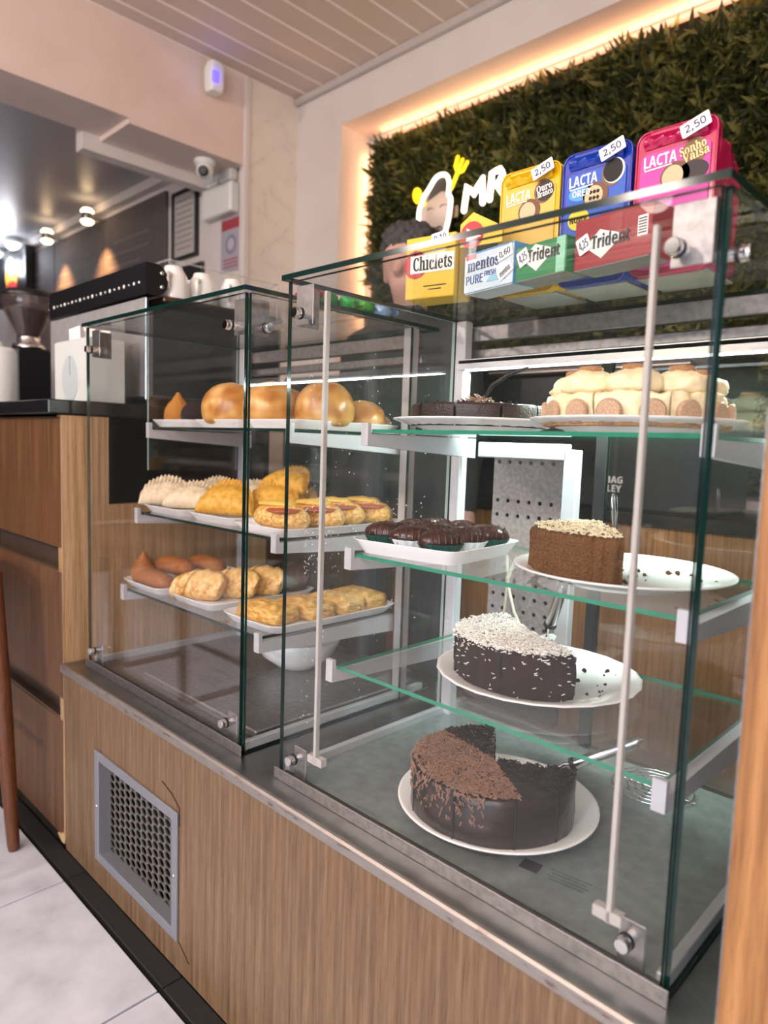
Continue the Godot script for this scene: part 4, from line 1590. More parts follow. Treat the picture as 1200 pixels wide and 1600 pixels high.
func sweets_on_top() -> void:
	# three packs of bonbons
	bonbon_pack(-0.664, "gold film pack of bonbons with a round dark badge", Color("e0b210"), Color("d9b653"), func(c, H):
		var d := put("round_badge", oval(0.0165, 0.0165, 0.0, 0.003, Vector2(0.030, H * 0.785)), plain("2a1d14", 0.5), c)
		letters("badge_lettering", "Ouro", 0.011, Vector3(0.029, H * 0.81, 0.0034), M.paper, d, true, true, 0.15, 0.028)
		letters("badge_lettering", "Branco", 0.0095, Vector3(0.031, H * 0.765, 0.0034), M.paper, d, true, true, 0.15, 0.028))
	bonbon_pack(-0.546, "blue film pack of bonbons with a biscuit picture", Color("0e37a6"), Color("1b55b8"), func(c, H):
		var d := put("blue_ribbon", oval(0.022, 0.011, 0.0, 0.003, Vector2(-0.022, H * 0.69)), plain("4a9be0", 0.45), c)
		letters("badge_lettering", "OREO", 0.010, Vector3(-0.022, H * 0.69, 0.0034), M.paper, d, false, true, 0.0, 0.03)
		var b := put("biscuit_picture", oval(0.017, 0.0185, 0.0, 0.003, Vector2(0.030, H * 0.80)), plain("eeeeea", 0.5), c)
		put("biscuit_face", oval(0.0155, 0.0170, 0.0, 0.0034, Vector2(0.0285, H * 0.803)), plain("23211f", 0.7), b)
		var nv := put("yellow_badge", oval(0.018, 0.016, 0.0, 0.003, Vector2(-0.025, H * 0.50)), plain("e8d23c", 0.5), c)
		letters("badge_lettering", "NOVO!", 0.0085, Vector3(-0.025, H * 0.495, 0.0034), M.ink_dark, nv, false, true, 0.0, 0.028)
		for k in 6:
			put("biscuit_chip", oval(0.0026, 0.0028, 0.0, 0.0038, Vector2(-0.006 + 0.006 * (k % 3), H * 0.635 + 0.009 * (k / 3))), plain("23211f", 0.7), c))
	bonbon_pack(-0.426, "magenta film pack of bonbons standing at the case corner", Color("b3124f"), Color("c83aa0"), func(c, H):
		var d := put("dark_badge", oval(0.021, 0.0135, 0.0, 0.003, Vector2(0.027, H * 0.66)), plain("241a1c", 0.5), c)
		letters("badge_lettering", "Sonho", 0.0125, Vector3(0.025, H * 0.81, 0.0034), plain("efe3a0", 0.6), d, true, true, 0.2, 0.036)
		letters("badge_lettering", "Valsa", 0.0125, Vector3(0.030, H * 0.762, 0.0034), plain("efe3a0", 0.6), d, true, true, 0.2, 0.036))

	# gum boxes in front of them
	var white = M.paper
	var ch := gum_box("gum_box", "tall yellow gum box with a red circle", -0.862, -0.762, 0.105, 0.060, -0.288, 0.16, Color("d8b413"), Color("c9a718"))
	put("red_circle", oval(0.024, 0.024, 0.0, 0.0008, Vector2(-0.028, 0.058)), plain("b3222e", 0.45), ch)
	var bd := put("white_band", card(0.088, 0.030, 0.001, 0.0, 0.0012, Vector2(0.005, 0.058)), white, ch)
	letters("brand_lettering", "Chiclets", 0.024, Vector3(0.006, 0.058, 0.0016), plain("1e2a22", 0.6), bd, true, true, 0.0, 0.078)
	for k in 2:
		var l := Sh.new()
		l.box(Vector3(0.012, 0.020 - 0.006 * k, 0.0004), Vector3(0.045 - 0.02 * k, 0.0016, 0.0008))
		put("print_line", l, M.ink_dark, ch)
	var hd := Sh.new()
	hd.prism(PackedVector2Array([Vector2(0.051, 0.08), Vector2(0.051, 0.118), Vector2(0.075, 0.135), Vector2(0.13, 0.105), Vector2(0.13, 0.08)]), -0.005, 0.0, Transform3D(Basis(), Vector3(0, 0, -0.012)))
	var fp := put("raised_flap", hd, plain("dcbc2c", 0.45), ch)
	put("red_circle", oval(0.022, 0.022, -0.0125, -0.0112, Vector2(0.074, 0.098)), plain("b3222e", 0.45), fp)
	var tri := Sh.new()
	tri.prism(PackedVector2Array([Vector2(0.064, 0.088), Vector2(0.064, 0.110), Vector2(0.092, 0.094)]), -0.0112, -0.0106)
	put("white_triangle", tri, white, fp)
	price_tag(ch, Vector3(0.020, 0.098, 0.001), 0.15, "0,10", 0.034, 0.020)

	var me := gum_box("gum_box", "pale blue mint box with navy lettering", -0.750, -0.636, 0.066, 0.050, -0.297, -0.20, Color("4d9fd3"), Color("b9c4c8"))
	var mb := put("white_face", card(0.115, 0.060, 0.002, 0.0, 0.0010, Vector2(0.0, 0.032)), plain("cfe2ea", 0.45), me)
	letters("brand_lettering", "mentos", 0.020, Vector3(-0.012, 0.044, 0.0014), plain("1c2c5e", 0.5), mb, true, true, 0.0, 0.075)
	letters("variety_lettering", "PURE", 0.015, Vector3(-0.032, 0.021, 0.0014), plain("2b4f8f", 0.5), mb, false, false, 0.0, 0.040)
	letters("variety_lettering", "FRESH", 0.0085, Vector3(0.006, 0.026, 0.0014), plain("2b4f8f", 0.5), mb, false, false, 0.0, 0.026)
	put("red_tab", card(0.024, 0.009, 0.0008, 0.0, 0.0016, Vector2(-0.042, 0.059)), plain("b8323a", 0.5), mb)
	put("leaf_swoosh", oval(0.022, 0.013, 0.0, 0.0014, Vector2(0.020, 0.010), 0.0, PI), plain("8fc6dc", 0.5), mb)
	price_tag(me, Vector3(0.040, 0.050, 0.0025), 0.25, "0,60", 0.034, 0.018)
	price_tag(me, Vector3(0.042, 0.022, 0.0025), 0.5, "mentos", 0.034, 0.018, "small_label")

	for k in 2:
		var red := k == 1
		var tr := gum_box("gum_box", "dark red gum box with a white diamond" if red else "green gum box with a white diamond", -0.530 if red else -0.632, -0.405 if red else -0.534, 0.070 if red else 0.052, 0.05, -0.268 if red else -0.275, -0.18, Color("8f1420") if red else Color("17804a"), Color("7a7f7c"))
		var x := -0.008 if red else 0.0
		var dm := Sh.new()
		dm.prism(PackedVector2Array([Vector2(x - 0.034, 0.030), Vector2(x - 0.010, 0.050), Vector2(x + 0.030, 0.036), Vector2(x - 0.006, 0.010)]), 0.0, 0.0010)
		var d := put("white_diamond", dm, plain("dfe8e2", 0.5), tr)
		letters("brand_lettering", "Trident", 0.018, Vector3(x + 0.008, 0.033, 0.0014), plain("141a1c", 0.5), d, false, true, 0.0, 0.062)
		if red:
			var bc := put("barcode", card(0.015, 0.026, 0.001, 0.0, 0.001, Vector2(0.050, 0.040)), white, tr)
			for i in 6:
				var l := Sh.new()
				l.box(Vector3(0.050, 0.031 + 0.0036 * i, 0.0012), Vector3(0.012, 0.0014, 0.0006))
				put("bar", l, M.ink_dark, bc)
		else:
			put("pale_end", card(0.016, 0.050, 0.0005, 0.0, 0.0008, Vector2(0.040, 0.026)), plain("8fd0ae", 0.5), tr)
		price_tag(tr, Vector3(-0.044 if red else -0.032, 0.034, 0.002), 0.4, "4,25", 0.022, 0.024)

	# wrapped sweets lying on the other case
	var cols := [["a81f2c", "red"], ["1d7a33", "green"], ["2b9a3e", "light green"], ["14602a", "dark green"], ["2b5fa8", "blue"], ["8fb4dc", "pale blue"]]
	var places := [[-1.005, -0.185, 0], [-1.02, -0.235, 1], [-1.005, -0.275, 2], [-1.04, -0.30, 3], [-1.008, -0.325, 2], [-1.045, -0.355, 3], [-1.012, -0.375, 5], [-1.035, -0.405, 4], [-1.05, -0.26, 3], [-1.03, -0.345, 4]]
	for i in places.size():
		var p: Array = places[i]
		var where: String = ["at the row's end", "beside the red one", "beside a paler twin", "among the others", "next to the blue ones", "behind its neighbours", "at the row's far end", "beside the pale one", "behind the green one", "lying on its side"][i]
		var t := thing("wrapped_sweet", "shiny %s wrapped sweet on the pastry case, %s" % [cols[p[2]][1], where], "wrapped sweet", Vector3(p[0], 1.2945, p[1]), i * 1.3, "wrapped sweets on the pastry case")
		var m := plain(Color(cols[p[2]][0]), 0.2)
		m.metallic = 0.3
		put("wrapper", turned_mesh([Vector2(0.002, 0), Vector2(0.014, 0.002), Vector2(0.018, 0.012), Vector2(0.014, 0.023), Vector2(0.002, 0.027)], 0.15, 70.0, 1.3, 1.0, 18, i + 3), m, t)
		for s in [-1, 1]:
			var e := Sh.new()
			e.tube([Vector3(s * 0.020, 0.013, 0), Vector3(s * 0.026, 0.013, 0), Vector3(s * 0.036, 0.014, 0)], [0.004, 0.0045, 0.012], 9, 0.5)
			put("twist_end", e, m, t)


# ---------------------------------------------------------------- on and beside the bar
func bar_things() -> void:
	# espresso machine seen from behind
	var t := thing("espresso_machine", "grey espresso machine with a black rounded back rail", "coffee machine", Vector3(-2.085, 1.1195, -0.24))
	var W := 0.67
	var b := Sh.new()
	b.box(Vector3(0, 0.140, -0.225), Vector3(W - 0.01, 0.235, 0.44), 0.004)
	put("body", b, plain("8f9294", 0.3, 0.55), t)
	var bp := Sh.new()
	bp.box(Vector3(-0.003, 0.155, -0.006), Vector3(W - 0.012, 0.26, 0.010), 0.002)
	put("back_panel", bp, speckled(["8b8b8c", "949495", "9d9d9e"], Vector3(2, 2, 2), 0.42, 0.02, 301), t)
	var fe := Sh.new()
	for x in [-0.28, 0.28]:
		for z in [-0.05, -0.40]:
			fe.lathe([Vector2(0.022, 0.0), Vector2(0.024, 0.004), Vector2(0.018, 0.026)], 16, Vector3(x, 0, z))
	put("feet", fe, M.rubber, t)
	# black half-round rail along the top
	var pf := PackedVector2Array([Vector2(0.0, 0.292), Vector2(0.0, 0.374)])
	for i in 13:
		var a := PI / 2 - PI * i / 12.0
		pf.append(Vector2(0.028 + cos(a) * 0.034, 0.333 + sin(a) * 0.041))
	var rl := Sh.new()
	rl.prism(pf, -W / 2, W / 2, Transform3D(Basis(Vector3(0, 0, -1), Vector3.UP, Vector3(1, 0, 0)), Vector3.ZERO))
	var rail := put("back_rail", rl, plain("15161a", 0.32), t)
	for i in 21:
		var s := Sh.new()
		var r: float = [0.0052, 0.0030, 0.0038, 0.0050, 0.0024, 0.0044, 0.0034][i % 7]
		s.lathe([Vector2(r, 0.0), Vector2(r, 0.0012), Vector2(r * 0.5, 0.0016)], 12)
		var o := put("rail_dot", s, M.paper, rail)
		o.transform = Transform3D(Basis(Vector3.RIGHT, PI / 2), Vector3(-0.295 + 0.0295 * i, 0.326, 0.0))
	for y in [0.352, 0.316]:
		var s := Sh.new()
		s.lathe([Vector2(0.006, 0.0), Vector2(0.0055, 0.003), Vector2(0.002, 0.0045)], 14)
		var o := put("end_screw", s, M.chrome, rail)
		o.transform = Transform3D(Basis(Vector3.BACK, -PI / 2), Vector3(W / 2, y, -0.044))
	var tr := Sh.new()
	tr.box(Vector3(0, 0.290, -0.255), Vector3(W - 0.02, 0.016, 0.40), 0.003)
	put("cup_tray", tr, M.dark_metal, t)
	var seam := Sh.new()
	seam.box(Vector3(W / 2 - 0.004, 0.150, -0.002), Vector3(0.006, 0.265, 0.006), 0.001)
	put("corner_trim", seam, M.chrome, t)
	var gr := Sh.new()
	for x in [-W / 2 + 0.012, W / 2 - 0.012]:
		gr.tube([Vector3(x, 0.395, -0.07), Vector3(x, 0.395, -0.43)], 0.003, 8)
		gr.tube([Vector3(x, 0.276, -0.43), Vector3(x, 0.395, -0.43)], 0.003, 8)
	gr.tube([Vector3(-W / 2 + 0.012, 0.395, -0.43), Vector3(W / 2 - 0.012, 0.395, -0.43)], 0.003, 8)
	gr.tube([Vector3(-W / 2 + 0.012, 0.395, -0.07), Vector3(W / 2 - 0.012, 0.395, -0.07)], 0.003, 8)
	put("cup_guard", gr, glass(0.25, "d8dede"), t)
	var sp := Sh.new()
	sp.prism(PackedVector2Array([Vector2(0.02, 0.03), Vector2(0.43, 0.03), Vector2(0.43, 0.25), Vector2(0.20, 0.262), Vector2(0.02, 0.262)]), W / 2 - 0.005, W / 2 - 0.001, Transform3D(Basis(Vector3(0, 0, -1), Vector3.UP, Vector3(1, 0, 0)), Vector3.ZERO))
	put("side_cheek", sp, plain("33373b", 0.35), t)

	# cups upside down on the machine
	var cup := Sh.new()
	cup.lathe([Vector2(0.040, 0.0), Vector2(0.041, 0.003), Vector2(0.040, 0.025), Vector2(0.034, 0.048), Vector2(0.024, 0.060), Vector2(0.022, 0.066), Vector2(0.019, 0.066)], 30)
	var cupm := mesh_of(cup)
	var hnd := Sh.new()
	hnd.tube([Vector3(0.038, 0.018, 0), Vector3(0.056, 0.020, 0), Vector3(0.060, 0.034, 0), Vector3(0.050, 0.046, 0), Vector3(0.034, 0.046, 0)], [0.005, 0.0045, 0.0045, 0.0045, 0.005], 10)
	var hm := mesh_of(hnd)
	for c in [[-1.80, -0.345, "glossy white coffee cup upside down beside the black rail"], [-1.81, -0.44, "glossy white coffee cup upside down, second in the row of cups"], [-1.80, -0.535, "glossy white coffee cup upside down, third in the row of cups"], [-1.92, -0.37, "glossy white coffee cup upside down behind the first cup"], [-1.92, -0.47, "glossy white coffee cup upside down behind the second cup"]]:
		var q := thing("coffee_cup", c[2], "cup", Vector3(c[0], 1.4180, c[1]), -0.75, "coffee cups on the espresso machine")
		put("bowl", cupm, M.ceramic, q)
		put("handle", hm, M.ceramic, q)
		q.scale = Vector3(1.08, 1.35, 1.08)

	# grinder with a hopper of beans
	var g := thing("coffee_grinder", "black coffee grinder with a clear hopper of dark beans", "grinder", Vector3(-2.79, 1.1195, -0.30))
	var gb := Sh.new()
	gb.box(Vector3(0, 0.115, 0), Vector3(0.115, 0.23, 0.13), 0.010)
	put("body", gb, M.black_plastic, g)
	var nk := Sh.new()
	nk.lathe([Vector2(0.056, 0.23), Vector2(0.058, 0.233), Vector2(0.056, 0.246), Vector2(0.042, 0.25), Vector2(0.040, 0.272)], 30)
	put("collar", nk, M.chrome, g)
	var hp := Sh.new()
	hp.lathe([Vector2(0.036, 0.272), Vector2(0.042, 0.280), Vector2(0.084, 0.365), Vector2(0.090, 0.385), Vector2(0.090, 0.415), Vector2(0.087, 0.415), Vector2(0.087, 0.387), Vector2(0.081, 0.367), Vector2(0.039, 0.282), Vector2(0.033, 0.274)], 40)
	put("hopper", hp, glass(0.12, "7d6a66"), g)
	var be := Sh.new()
	be.lathe([Vector2(0.032, 0.276), Vector2(0.038, 0.286), Vector2(0.074, 0.358), Vector2(0.072, 0.368), Vector2(0.03, 0.374)], 30)
	put("beans", be, speckled(["0f0806", "1d110c", "2c1a12"], Vector3(30, 30, 30), 0.5, 0.05, 302, 0.4), g)
	var ld := Sh.new()
	ld.lathe([Vector2(0.092, 0.415), Vector2(0.094, 0.418), Vector2(0.093, 0.430), Vector2(0.08, 0.438), Vector2(0.03, 0.440)], 40)
	put("lid", ld, M.black_plastic, g)

	# white box of cup lids with slips of paper
	var w := thing("paper_slip_box", "white plastic box with a round embossed front and paper slips", "box", Vector3(-1.858, 1.1195, -0.085))
	var wb := Sh.new()
	wb.box(Vector3(0, 0.081, -0.05), Vector3(0.213, 0.162, 0.10), 0.004)
	put("box_body", wb, plain("c9cfca", 0.45), w)
	put("oval_emboss", oval(0.050, 0.060, -0.001, 0.0016, Vector2(0.0, 0.062)), plain("b4bfc0", 0.4), w)
	var cr := Sh.new()
	cr.tube([Vector3(0.004, 0.120, 0.002), Vector3(0.002, 0.100, 0.002), Vector3(0.006, 0.070, 0.002)], 0.0012, 5)
	put("emboss_line", cr, plain("7e8788", 0.5), w)
	for k in 3:
		var s := Sh.new()
		s.box(Vector3(-0.035 + 0.03 * k, 0.178, -0.03 - 0.02 * k), Vector3(0.07, 0.05, 0.001))
		var o := put("paper_slip", s, M.paper, w)
		o.rotation.z = 0.05 - 0.08 * k
	# sleeve of cups at the edge of the view
	var cs := thing("cup_sleeve", "tall white cylinder standing on the granite beside the grinder", "dispenser", Vector3(-2.37, 1.1195, -0.06))
	var cc := Sh.new()
	cc.lathe([Vector2(0.058, 0.0), Vector2(0.060, 0.003), Vector2(0.060, 0.16), Vector2(0.054, 0.176), Vector2(0.02, 0.180)], 30)
	put("cylinder", cc, M.white_plastic, cs)
	var cl := Sh.new()
	cl.lathe([Vector2(0.02, 0.179), Vector2(0.024, 0.182), Vector2(0.02, 0.195), Vector2(0.008, 0.198)], 20)
	put("cap", cl, M.white_plastic, cs)

	bar_stool()


func bar_stool() -> void:
	var t := thing("bar_stool", "brown wooden bar stool with turned legs standing at the bar", "bar stool", Vector3(-2.02, 0.0, 0.33))
	var tops := [Vector3(0.195, 0.70, -0.215), Vector3(0.195, 0.70, 0.195), Vector3(-0.195, 0.70, 0.195), Vector3(-0.195, 0.70, -0.195)]
	var feet := [Vector3(0.240, 0.001, -0.235), Vector3(0.235, 0.001, 0.235), Vector3(-0.235, 0.001, 0.235), Vector3(-0.235, 0.001, -0.235)]
	for k in 4:
		var s := Sh.new()
		var f: Vector3 = feet[k]
		var p: Vector3 = tops[k]
		s.tube([f, f.lerp(p, 0.02), f.lerp(p, 0.25), f.lerp(p, 0.6), p], [0.0125, 0.0145, 0.018, 0.021, 0.019], 16)
		put("leg", s, M.stool_wood, t)
	for k in 4:
		var s := Sh.new()
		var f := 0.36 if k % 2 == 0 else 0.44
		s.tube([feet[k].lerp(tops[k], f), feet[(k + 1) % 4].lerp(tops[(k + 1) % 4], f)], 0.010, 10)
		put("stretcher", s, M.stool_wood, t)
	var st := Sh.new()
	st.grid([super_row(0.38, 0.40, 0.695, 4.5), super_row(0.43, 0.46, 0.70, 4.5), super_row(0.45, 0.48, 0.715, 4.5), super_row(0.44, 0.47, 0.735, 4.5), super_row(0.36, 0.38, 0.742, 4.5)])
	put("seat", st, plain("3a2015", 0.5), t)
	for x in [-0.13, 0.13]:
		var s := Sh.new()
		s.tube([Vector3(x, 0.72, 0.15), Vector3(x * 1.1, 0.86, 0.185), Vector3(x * 1.15, 0.98, 0.20)], [0.014, 0.012, 0.010], 12)
		put("back_post", s, M.stool_wood, t)
	var rows := []
	for j in 17:
		var u := -1.0 + j / 8.0
		var row := PackedVector3Array()
		for i in 14:
			var a := TAU * i / 14
			var k := pow(maxf(1.0 - pow(absf(u), 4.0), 0.02), 0.25)
			row.append(Vector3(u * 0.215, 0.955 + sin(a) * 0.055 * k, 0.215 - 0.07 * u * u + cos(a) * 0.011 * k))
		rows.append(row)
	var bk := Sh.new()
	bk.grid(rows)
	put("backrest", bk, M.stool_wood, t)


# ---------------------------------------------------------------- the wall behind the counter
func leaf_shape(l: float, w: float, curl: float) -> Sh:
	var s := Sh.new()
	var rows := []
	for j in 5:
		var k := j / 4.0
		var ww := w * sin(PI * (0.12 + 0.86 * k)) * 0.5
		var y := l * k
		var z := curl * k * k
		rows.append(PackedVector3Array([Vector3(-ww, y, z + ww * 0.5), Vector3(0, y, z), Vector3(ww, y, z + ww * 0.5)]))
	s.grid(rows, false)
	return s


func sprig_mesh(seed_: int) -> ArrayMesh:
	# a tuft of narrow leaves spreading from one point
	var r := RandomNumberGenerator.new()
	r.seed = seed_
	var whole := Sh.new()
	for i in 9:
		var lf := leaf_shape(r.randf_range(0.06, 0.11), r.randf_range(0.014, 0.024), r.randf_range(-0.05, 0.05))
		var b := Basis(Vector3.BACK, r.randf() * TAU) * Basis(Vector3.RIGHT, r.randf_range(0.25, 1.15))
		var n0 := whole.v.size()
		for k in lf.v.size():
			whole.v.append(b * lf.v[k])
			whole.n.append(b * lf.n[k])
		for k in lf.ix:
			whole.ix.append(n0 + k)
	return mesh_of(whole)


func wall_things() -> void:
	var t := thing("hedge_panel", "artificial green hedge filling the lit recess in the back wall", "hedge")
	var bd := Sh.new()
	bd.span(Vector3(-2.60, 0.905, -1.899), Vector3(1.55, 2.54, -1.885))
	put("backing_board", bd, plain("11150b", 0.9), t)
	var greens := []
	for c in ["323a15", "4b5022", "272e10", "6e6a34"]:
		var m := plain(Color(c), 0.6)
		m.backlight_enabled = true
		m.backlight = Color(c).lightened(0.1)
		greens.append(m)
	var tufts := []
	for k in 4:
		tufts.append(sprig_mesh(400 + k))
	var r := RandomNumberGenerator.new()
	r.seed = 77
	# the sprigs that show largest, each on its own
	for k in 290:
		var o := put("leaf_sprig", tufts[k % 4], greens[k % 4], t)
		var x := r.randf_range(-2.545, -0.75)
		o.transform = Transform3D(Basis.from_euler(Vector3(r.randf_range(-0.5, 0.3), r.randf_range(-0.5, 0.5), r.randf() * TAU)), Vector3(x, r.randf_range(1.75, 2.475), r.randf_range(-1.872, -1.850)))
	for k in 4:
		var n := 1500
		var mm := MultiMesh.new()
		mm.transform_format = MultiMesh.TRANSFORM_3D
		mm.mesh = tufts[k]
		mm.instance_count = n
		for i in n:
			mm.set_instance_transform(i, Transform3D(Basis.from_euler(Vector3(r.randf_range(-0.5, 0.3), r.randf_range(-0.5, 0.5), r.randf() * TAU)), Vector3(r.randf_range(-2.55, 1.5), r.randf_range(0.95, 2.48), r.randf_range(-1.884, -1.862))))
		var o := MultiMeshInstance3D.new()
		o.name = "leaves"
		o.multimesh = mm
		o.material_override = greens[k]
		o.set_meta("kind", "stuff")
		t.add_child(o, true)
	# glowing strips hidden behind the hedge's edge
	for s in [[Vector3(-2.6025, 1.75, -1.892), Vector3(0.004, 1.55, 0.010), "upright"], [Vector3(-0.6, 2.5425, -1.892), Vector3(3.9, 0.004, 0.010), "level"]]:
		var q := Sh.new()
		q.box(s[0], s[1], 0.002)
		tag(put("strip_light", q, glow("ff9a48", 0.6)), "warm %s strip light hidden behind the hedge's edge" % s[2], "strip light", "hedge strip lights")

	# glowing sign: a man's head outlined in a white tube, yellow spoon and fork, letters
	var sg := thing("neon_sign", "glowing white tube sign of a man's head with spoon and fork", "sign", Vector3(-2.050, 2.058, -1.725))
	sg.scale = Vector3.ONE * 0.97
	var wt := glow("fff3e2", 2.6)
	var yl := glow("ffd21a", 1.5)
	var hp := []
	for q in [[-0.045, 0.105], [0.0, 0.150], [0.05, 0.150], [0.075, 0.115], [0.075, 0.06], [0.088, 0.04], [0.085, -0.02], [0.070, -0.08], [0.040, -0.14], [0.0, -0.175], [-0.045, -0.15], [-0.085, -0.09], [-0.098, -0.02], [-0.095, 0.03], [-0.080, 0.055], [-0.072, 0.08]]:
		hp.append(Vector3(q[0], q[1], 0))
	put("head_outline", smooth_loop(hp, 0.0095), wt, sg)
	var fpoly := PackedVector2Array()
	for q in hp:
		fpoly.append(Vector2(q.x, q.y))
	var fs := Sh.new()
	fs.prism(fpoly, -0.022, -0.016)
	var face := put("face_panel", fs, plain("8d7f7c", 0.6), sg)
	var hair := Sh.new()
	hair.prism(PackedVector2Array([Vector2(-0.070, 0.060), Vector2(-0.045, 0.105), Vector2(0.0, 0.145), Vector2(0.05, 0.148), Vector2(0.074, 0.11), Vector2(0.072, 0.075), Vector2(0.02, 0.090), Vector2(-0.03, 0.072)]), -0.0160, -0.0150)
	put("hair", hair, plain("241c1c", 0.7), face)
	for s in [-1, 1]:
		var br := Sh.new()
		br.tube([Vector3(s * 0.018 - 0.005, 0.022, -0.0155), Vector3(s * 0.038 - 0.005, 0.030, -0.0155), Vector3(s * 0.058 - 0.005, 0.024, -0.0155)], [0.004, 0.006, 0.003], 8, 0.3)
		put("eyebrow", br, plain("3a3030", 0.7), face)
	var mo := Sh.new()
	mo.tube([Vector3(-0.045, -0.085, -0.0155), Vector3(-0.02, -0.062, -0.0155), Vector3(0.0, -0.066, -0.0155), Vector3(0.02, -0.062, -0.0155), Vector3(0.045, -0.085, -0.0155)], [0.004, 0.010, 0.008, 0.010, 0.004], 8, 0.3)
	put("moustache", mo, plain("241c1c", 0.7), face)
	put("beard", oval(0.040, 0.045, -0.016, -0.0148, Vector2(-0.002, -0.115)), plain("2c2424", 0.7), face)
	# spoon and fork crossed behind the head
	var spn := Sh.new()
	spn.tube([Vector3(-0.075, 0.055, -0.01), Vector3(-0.105, 0.075, -0.01)], 0.009, 8)
	spn.lathe([Vector2(0.004, -0.006), Vector2(0.030, -0.004), Vector2(0.034, 0.0), Vector2(0.030, 0.005), Vector2(0.004, 0.007)], 24)
	var spm := put("spoon", spoon_shape(), yl, sg)
	spm.position = Vector3(-0.118, 0.098, -0.008)
	put("spoon_stem", tube_sh([Vector3(-0.072, 0.050, -0.008), Vector3(-0.100, 0.078, -0.008)], 0.0085), yl, sg)
	put("fork_stem", tube_sh([Vector3(0.082, 0.085, -0.008), Vector3(0.105, 0.125, -0.008), Vector3(0.118, 0.150, -0.008)], 0.0085), yl, sg)
	for k in 3:
		var off := Vector3(0.018, -0.012, 0) * (k - 1)
		put("fork_tine", tube_sh([Vector3(0.116, 0.146, -0.008), Vector3(0.122, 0.160, -0.008) + off * 1.2, Vector3(0.140, 0.195, -0.008) + off * 1.5], 0.0075), yl, sg)
	for s in [-1, 1]:
		put("lower_handle", tube_sh([Vector3(s * 0.060, -0.10, -0.008), Vector3(s * 0.105, -0.160, -0.008)], 0.009), yl, sg)
	# letters of bent tube
	put("letter_m", tube_sh([Vector3(0.165, -0.030, 0), Vector3(0.178, 0.075, 0), Vector3(0.215, 0.028, 0), Vector3(0.258, 0.088, 0), Vector3(0.264, -0.018, 0)], 0.0125), wt, sg)
	put("letter_r", tube_sh([Vector3(0.300, -0.012, 0), Vector3(0.306, 0.095, 0), Vector3(0.348, 0.102, 0), Vector3(0.362, 0.076, 0), Vector3(0.344, 0.048, 0), Vector3(0.308, 0.044, 0), Vector3(0.336, 0.040, 0), Vector3(0.372, -0.006, 0)], 0.0125), wt, sg)
	var bp := Sh.new()
	bp.box(Vector3(0.06, -0.01, -0.030), Vector3(0.10, 0.05, 0.006), 0.001)
	bp.tube([Vector3(0.06, -0.01, -0.03), Vector3(0.06, -0.01, -0.165)], 0.006, 8)
	put("mount", bp, M.dark_metal, sg)
	for l in [[Vector3(-2.03, 2.08, -1.66), "fff0dc", 0.016], [Vector3(-1.78, 2.09, -1.66), "fff0dc", 0.016], [Vector3(-1.94, 2.22, -1.66), "ffcc33", 0.010], [Vector3(-2.17, 2.16, -1.66), "ffcc33", 0.008]]:
		var o := OmniLight3D.new()
		o.name = "sign_light"
		o.light_color = Color(l[1])
		o.light_energy = l[2]
		o.light_size = 0.05
		o.omni_range = 4.0
		o.omni_attenuation = 2.0
		o.shadow_enabled = true
		add_child(o, true)
		o.position = l[0]

	# dark appliance and wooden furniture behind the cake case
	var bc := thing("back_counter", "wooden back counter behind the glass cases", "counter", Vector3(0, 0, 0))
	var bcs := Sh.new()
	bcs.span(Vector3(-2.6, 0.0, -1.69), Vector3(1.4, 0.84, -1.22))
	put("body", bcs, M.end_wood, bc)
	var bct := Sh.new()
	bct.span(Vector3(-2.62, 0.841, -1.695), Vector3(1.42, 0.875, -1.20), 0.003)
	put("worktop", bct, M.granite, bc)
	var ap := thing("black_appliance", "black glossy appliance with small white lettering on the back counter", "appliance", Vector3(-1.03, 0.8755, -1.42))
	var aps := Sh.new()
	aps.box(Vector3(0, 0.23, 0), Vector3(0.74, 0.46, 0.36), 0.008)
	put("housing", aps, plain("24272a", 0.3), ap)
	letters("lettering", "BAG", 0.020, Vector3(0.12, 0.085, 0.181), M.paper, ap)
	letters("lettering", "LEY", 0.020, Vector3(0.12, 0.06, 0.181), M.paper, ap)
	var hdl := Sh.new()
	hdl.tube([Vector3(-0.32, 0.40, 0.20), Vector3(0.32, 0.40, 0.20)], 0.009, 10)
	put("handle", hdl, M.brushed, ap)
	var sb := thing("steel_cabinet", "grey stainless steel cabinet standing on the back counter", "cabinet", Vector3(-1.98, 0.8755, -1.43))
	var sbs := Sh.new()
	sbs.box(Vector3(0, 0.22, 0), Vector3(0.95, 0.44, 0.40), 0.006)
	put("housing", sbs, M.steel_dull, sb)
	var sbd := Sh.new()
	sbd.box(Vector3(0, 0.235, 0.203), Vector3(0.86, 0.33, 0.008), 0.002)
	put("door", sbd, plain("4d5154", 0.3, 0.6), sb)

	# small white motion sensor with a violet lamp, by the corner of the beam
	var ms := thing("motion_sensor", "small white motion sensor with a violet glow under the ceiling", "sensor", Vector3(-2.99, 2.70, -1.175))
	var b := Sh.new()
	b.grid([super_row(0.055, 0.06, -0.07, 4), super_row(0.075, 0.075, -0.05, 4), super_row(0.078, 0.078, 0.03, 4), super_row(0.06, 0.06, 0.06, 4)])
	put("housing", b, M.white_plastic, ms).position = Vector3(0.04, 0, 0)
	var ln := Sh.new()
	ln.grid([super_row(0.02, 0.034, -0.035, 3), super_row(0.03, 0.040, -0.02, 3), super_row(0.03, 0.040, 0.02, 3), super_row(0.02, 0.034, 0.03, 3)])
	put("lens", ln, glow("6a5cff", 1.3), ms).position = Vector3(0.066, -0.012, 0.012)
	var l := OmniLight3D.new()
	l.name = "sensor_light"
	l.light_color = Color("6a5cff")
	l.light_energy = 0.002
	l.omni_range = 3.0
	l.omni_attenuation = 2.0
	l.shadow_enabled = true
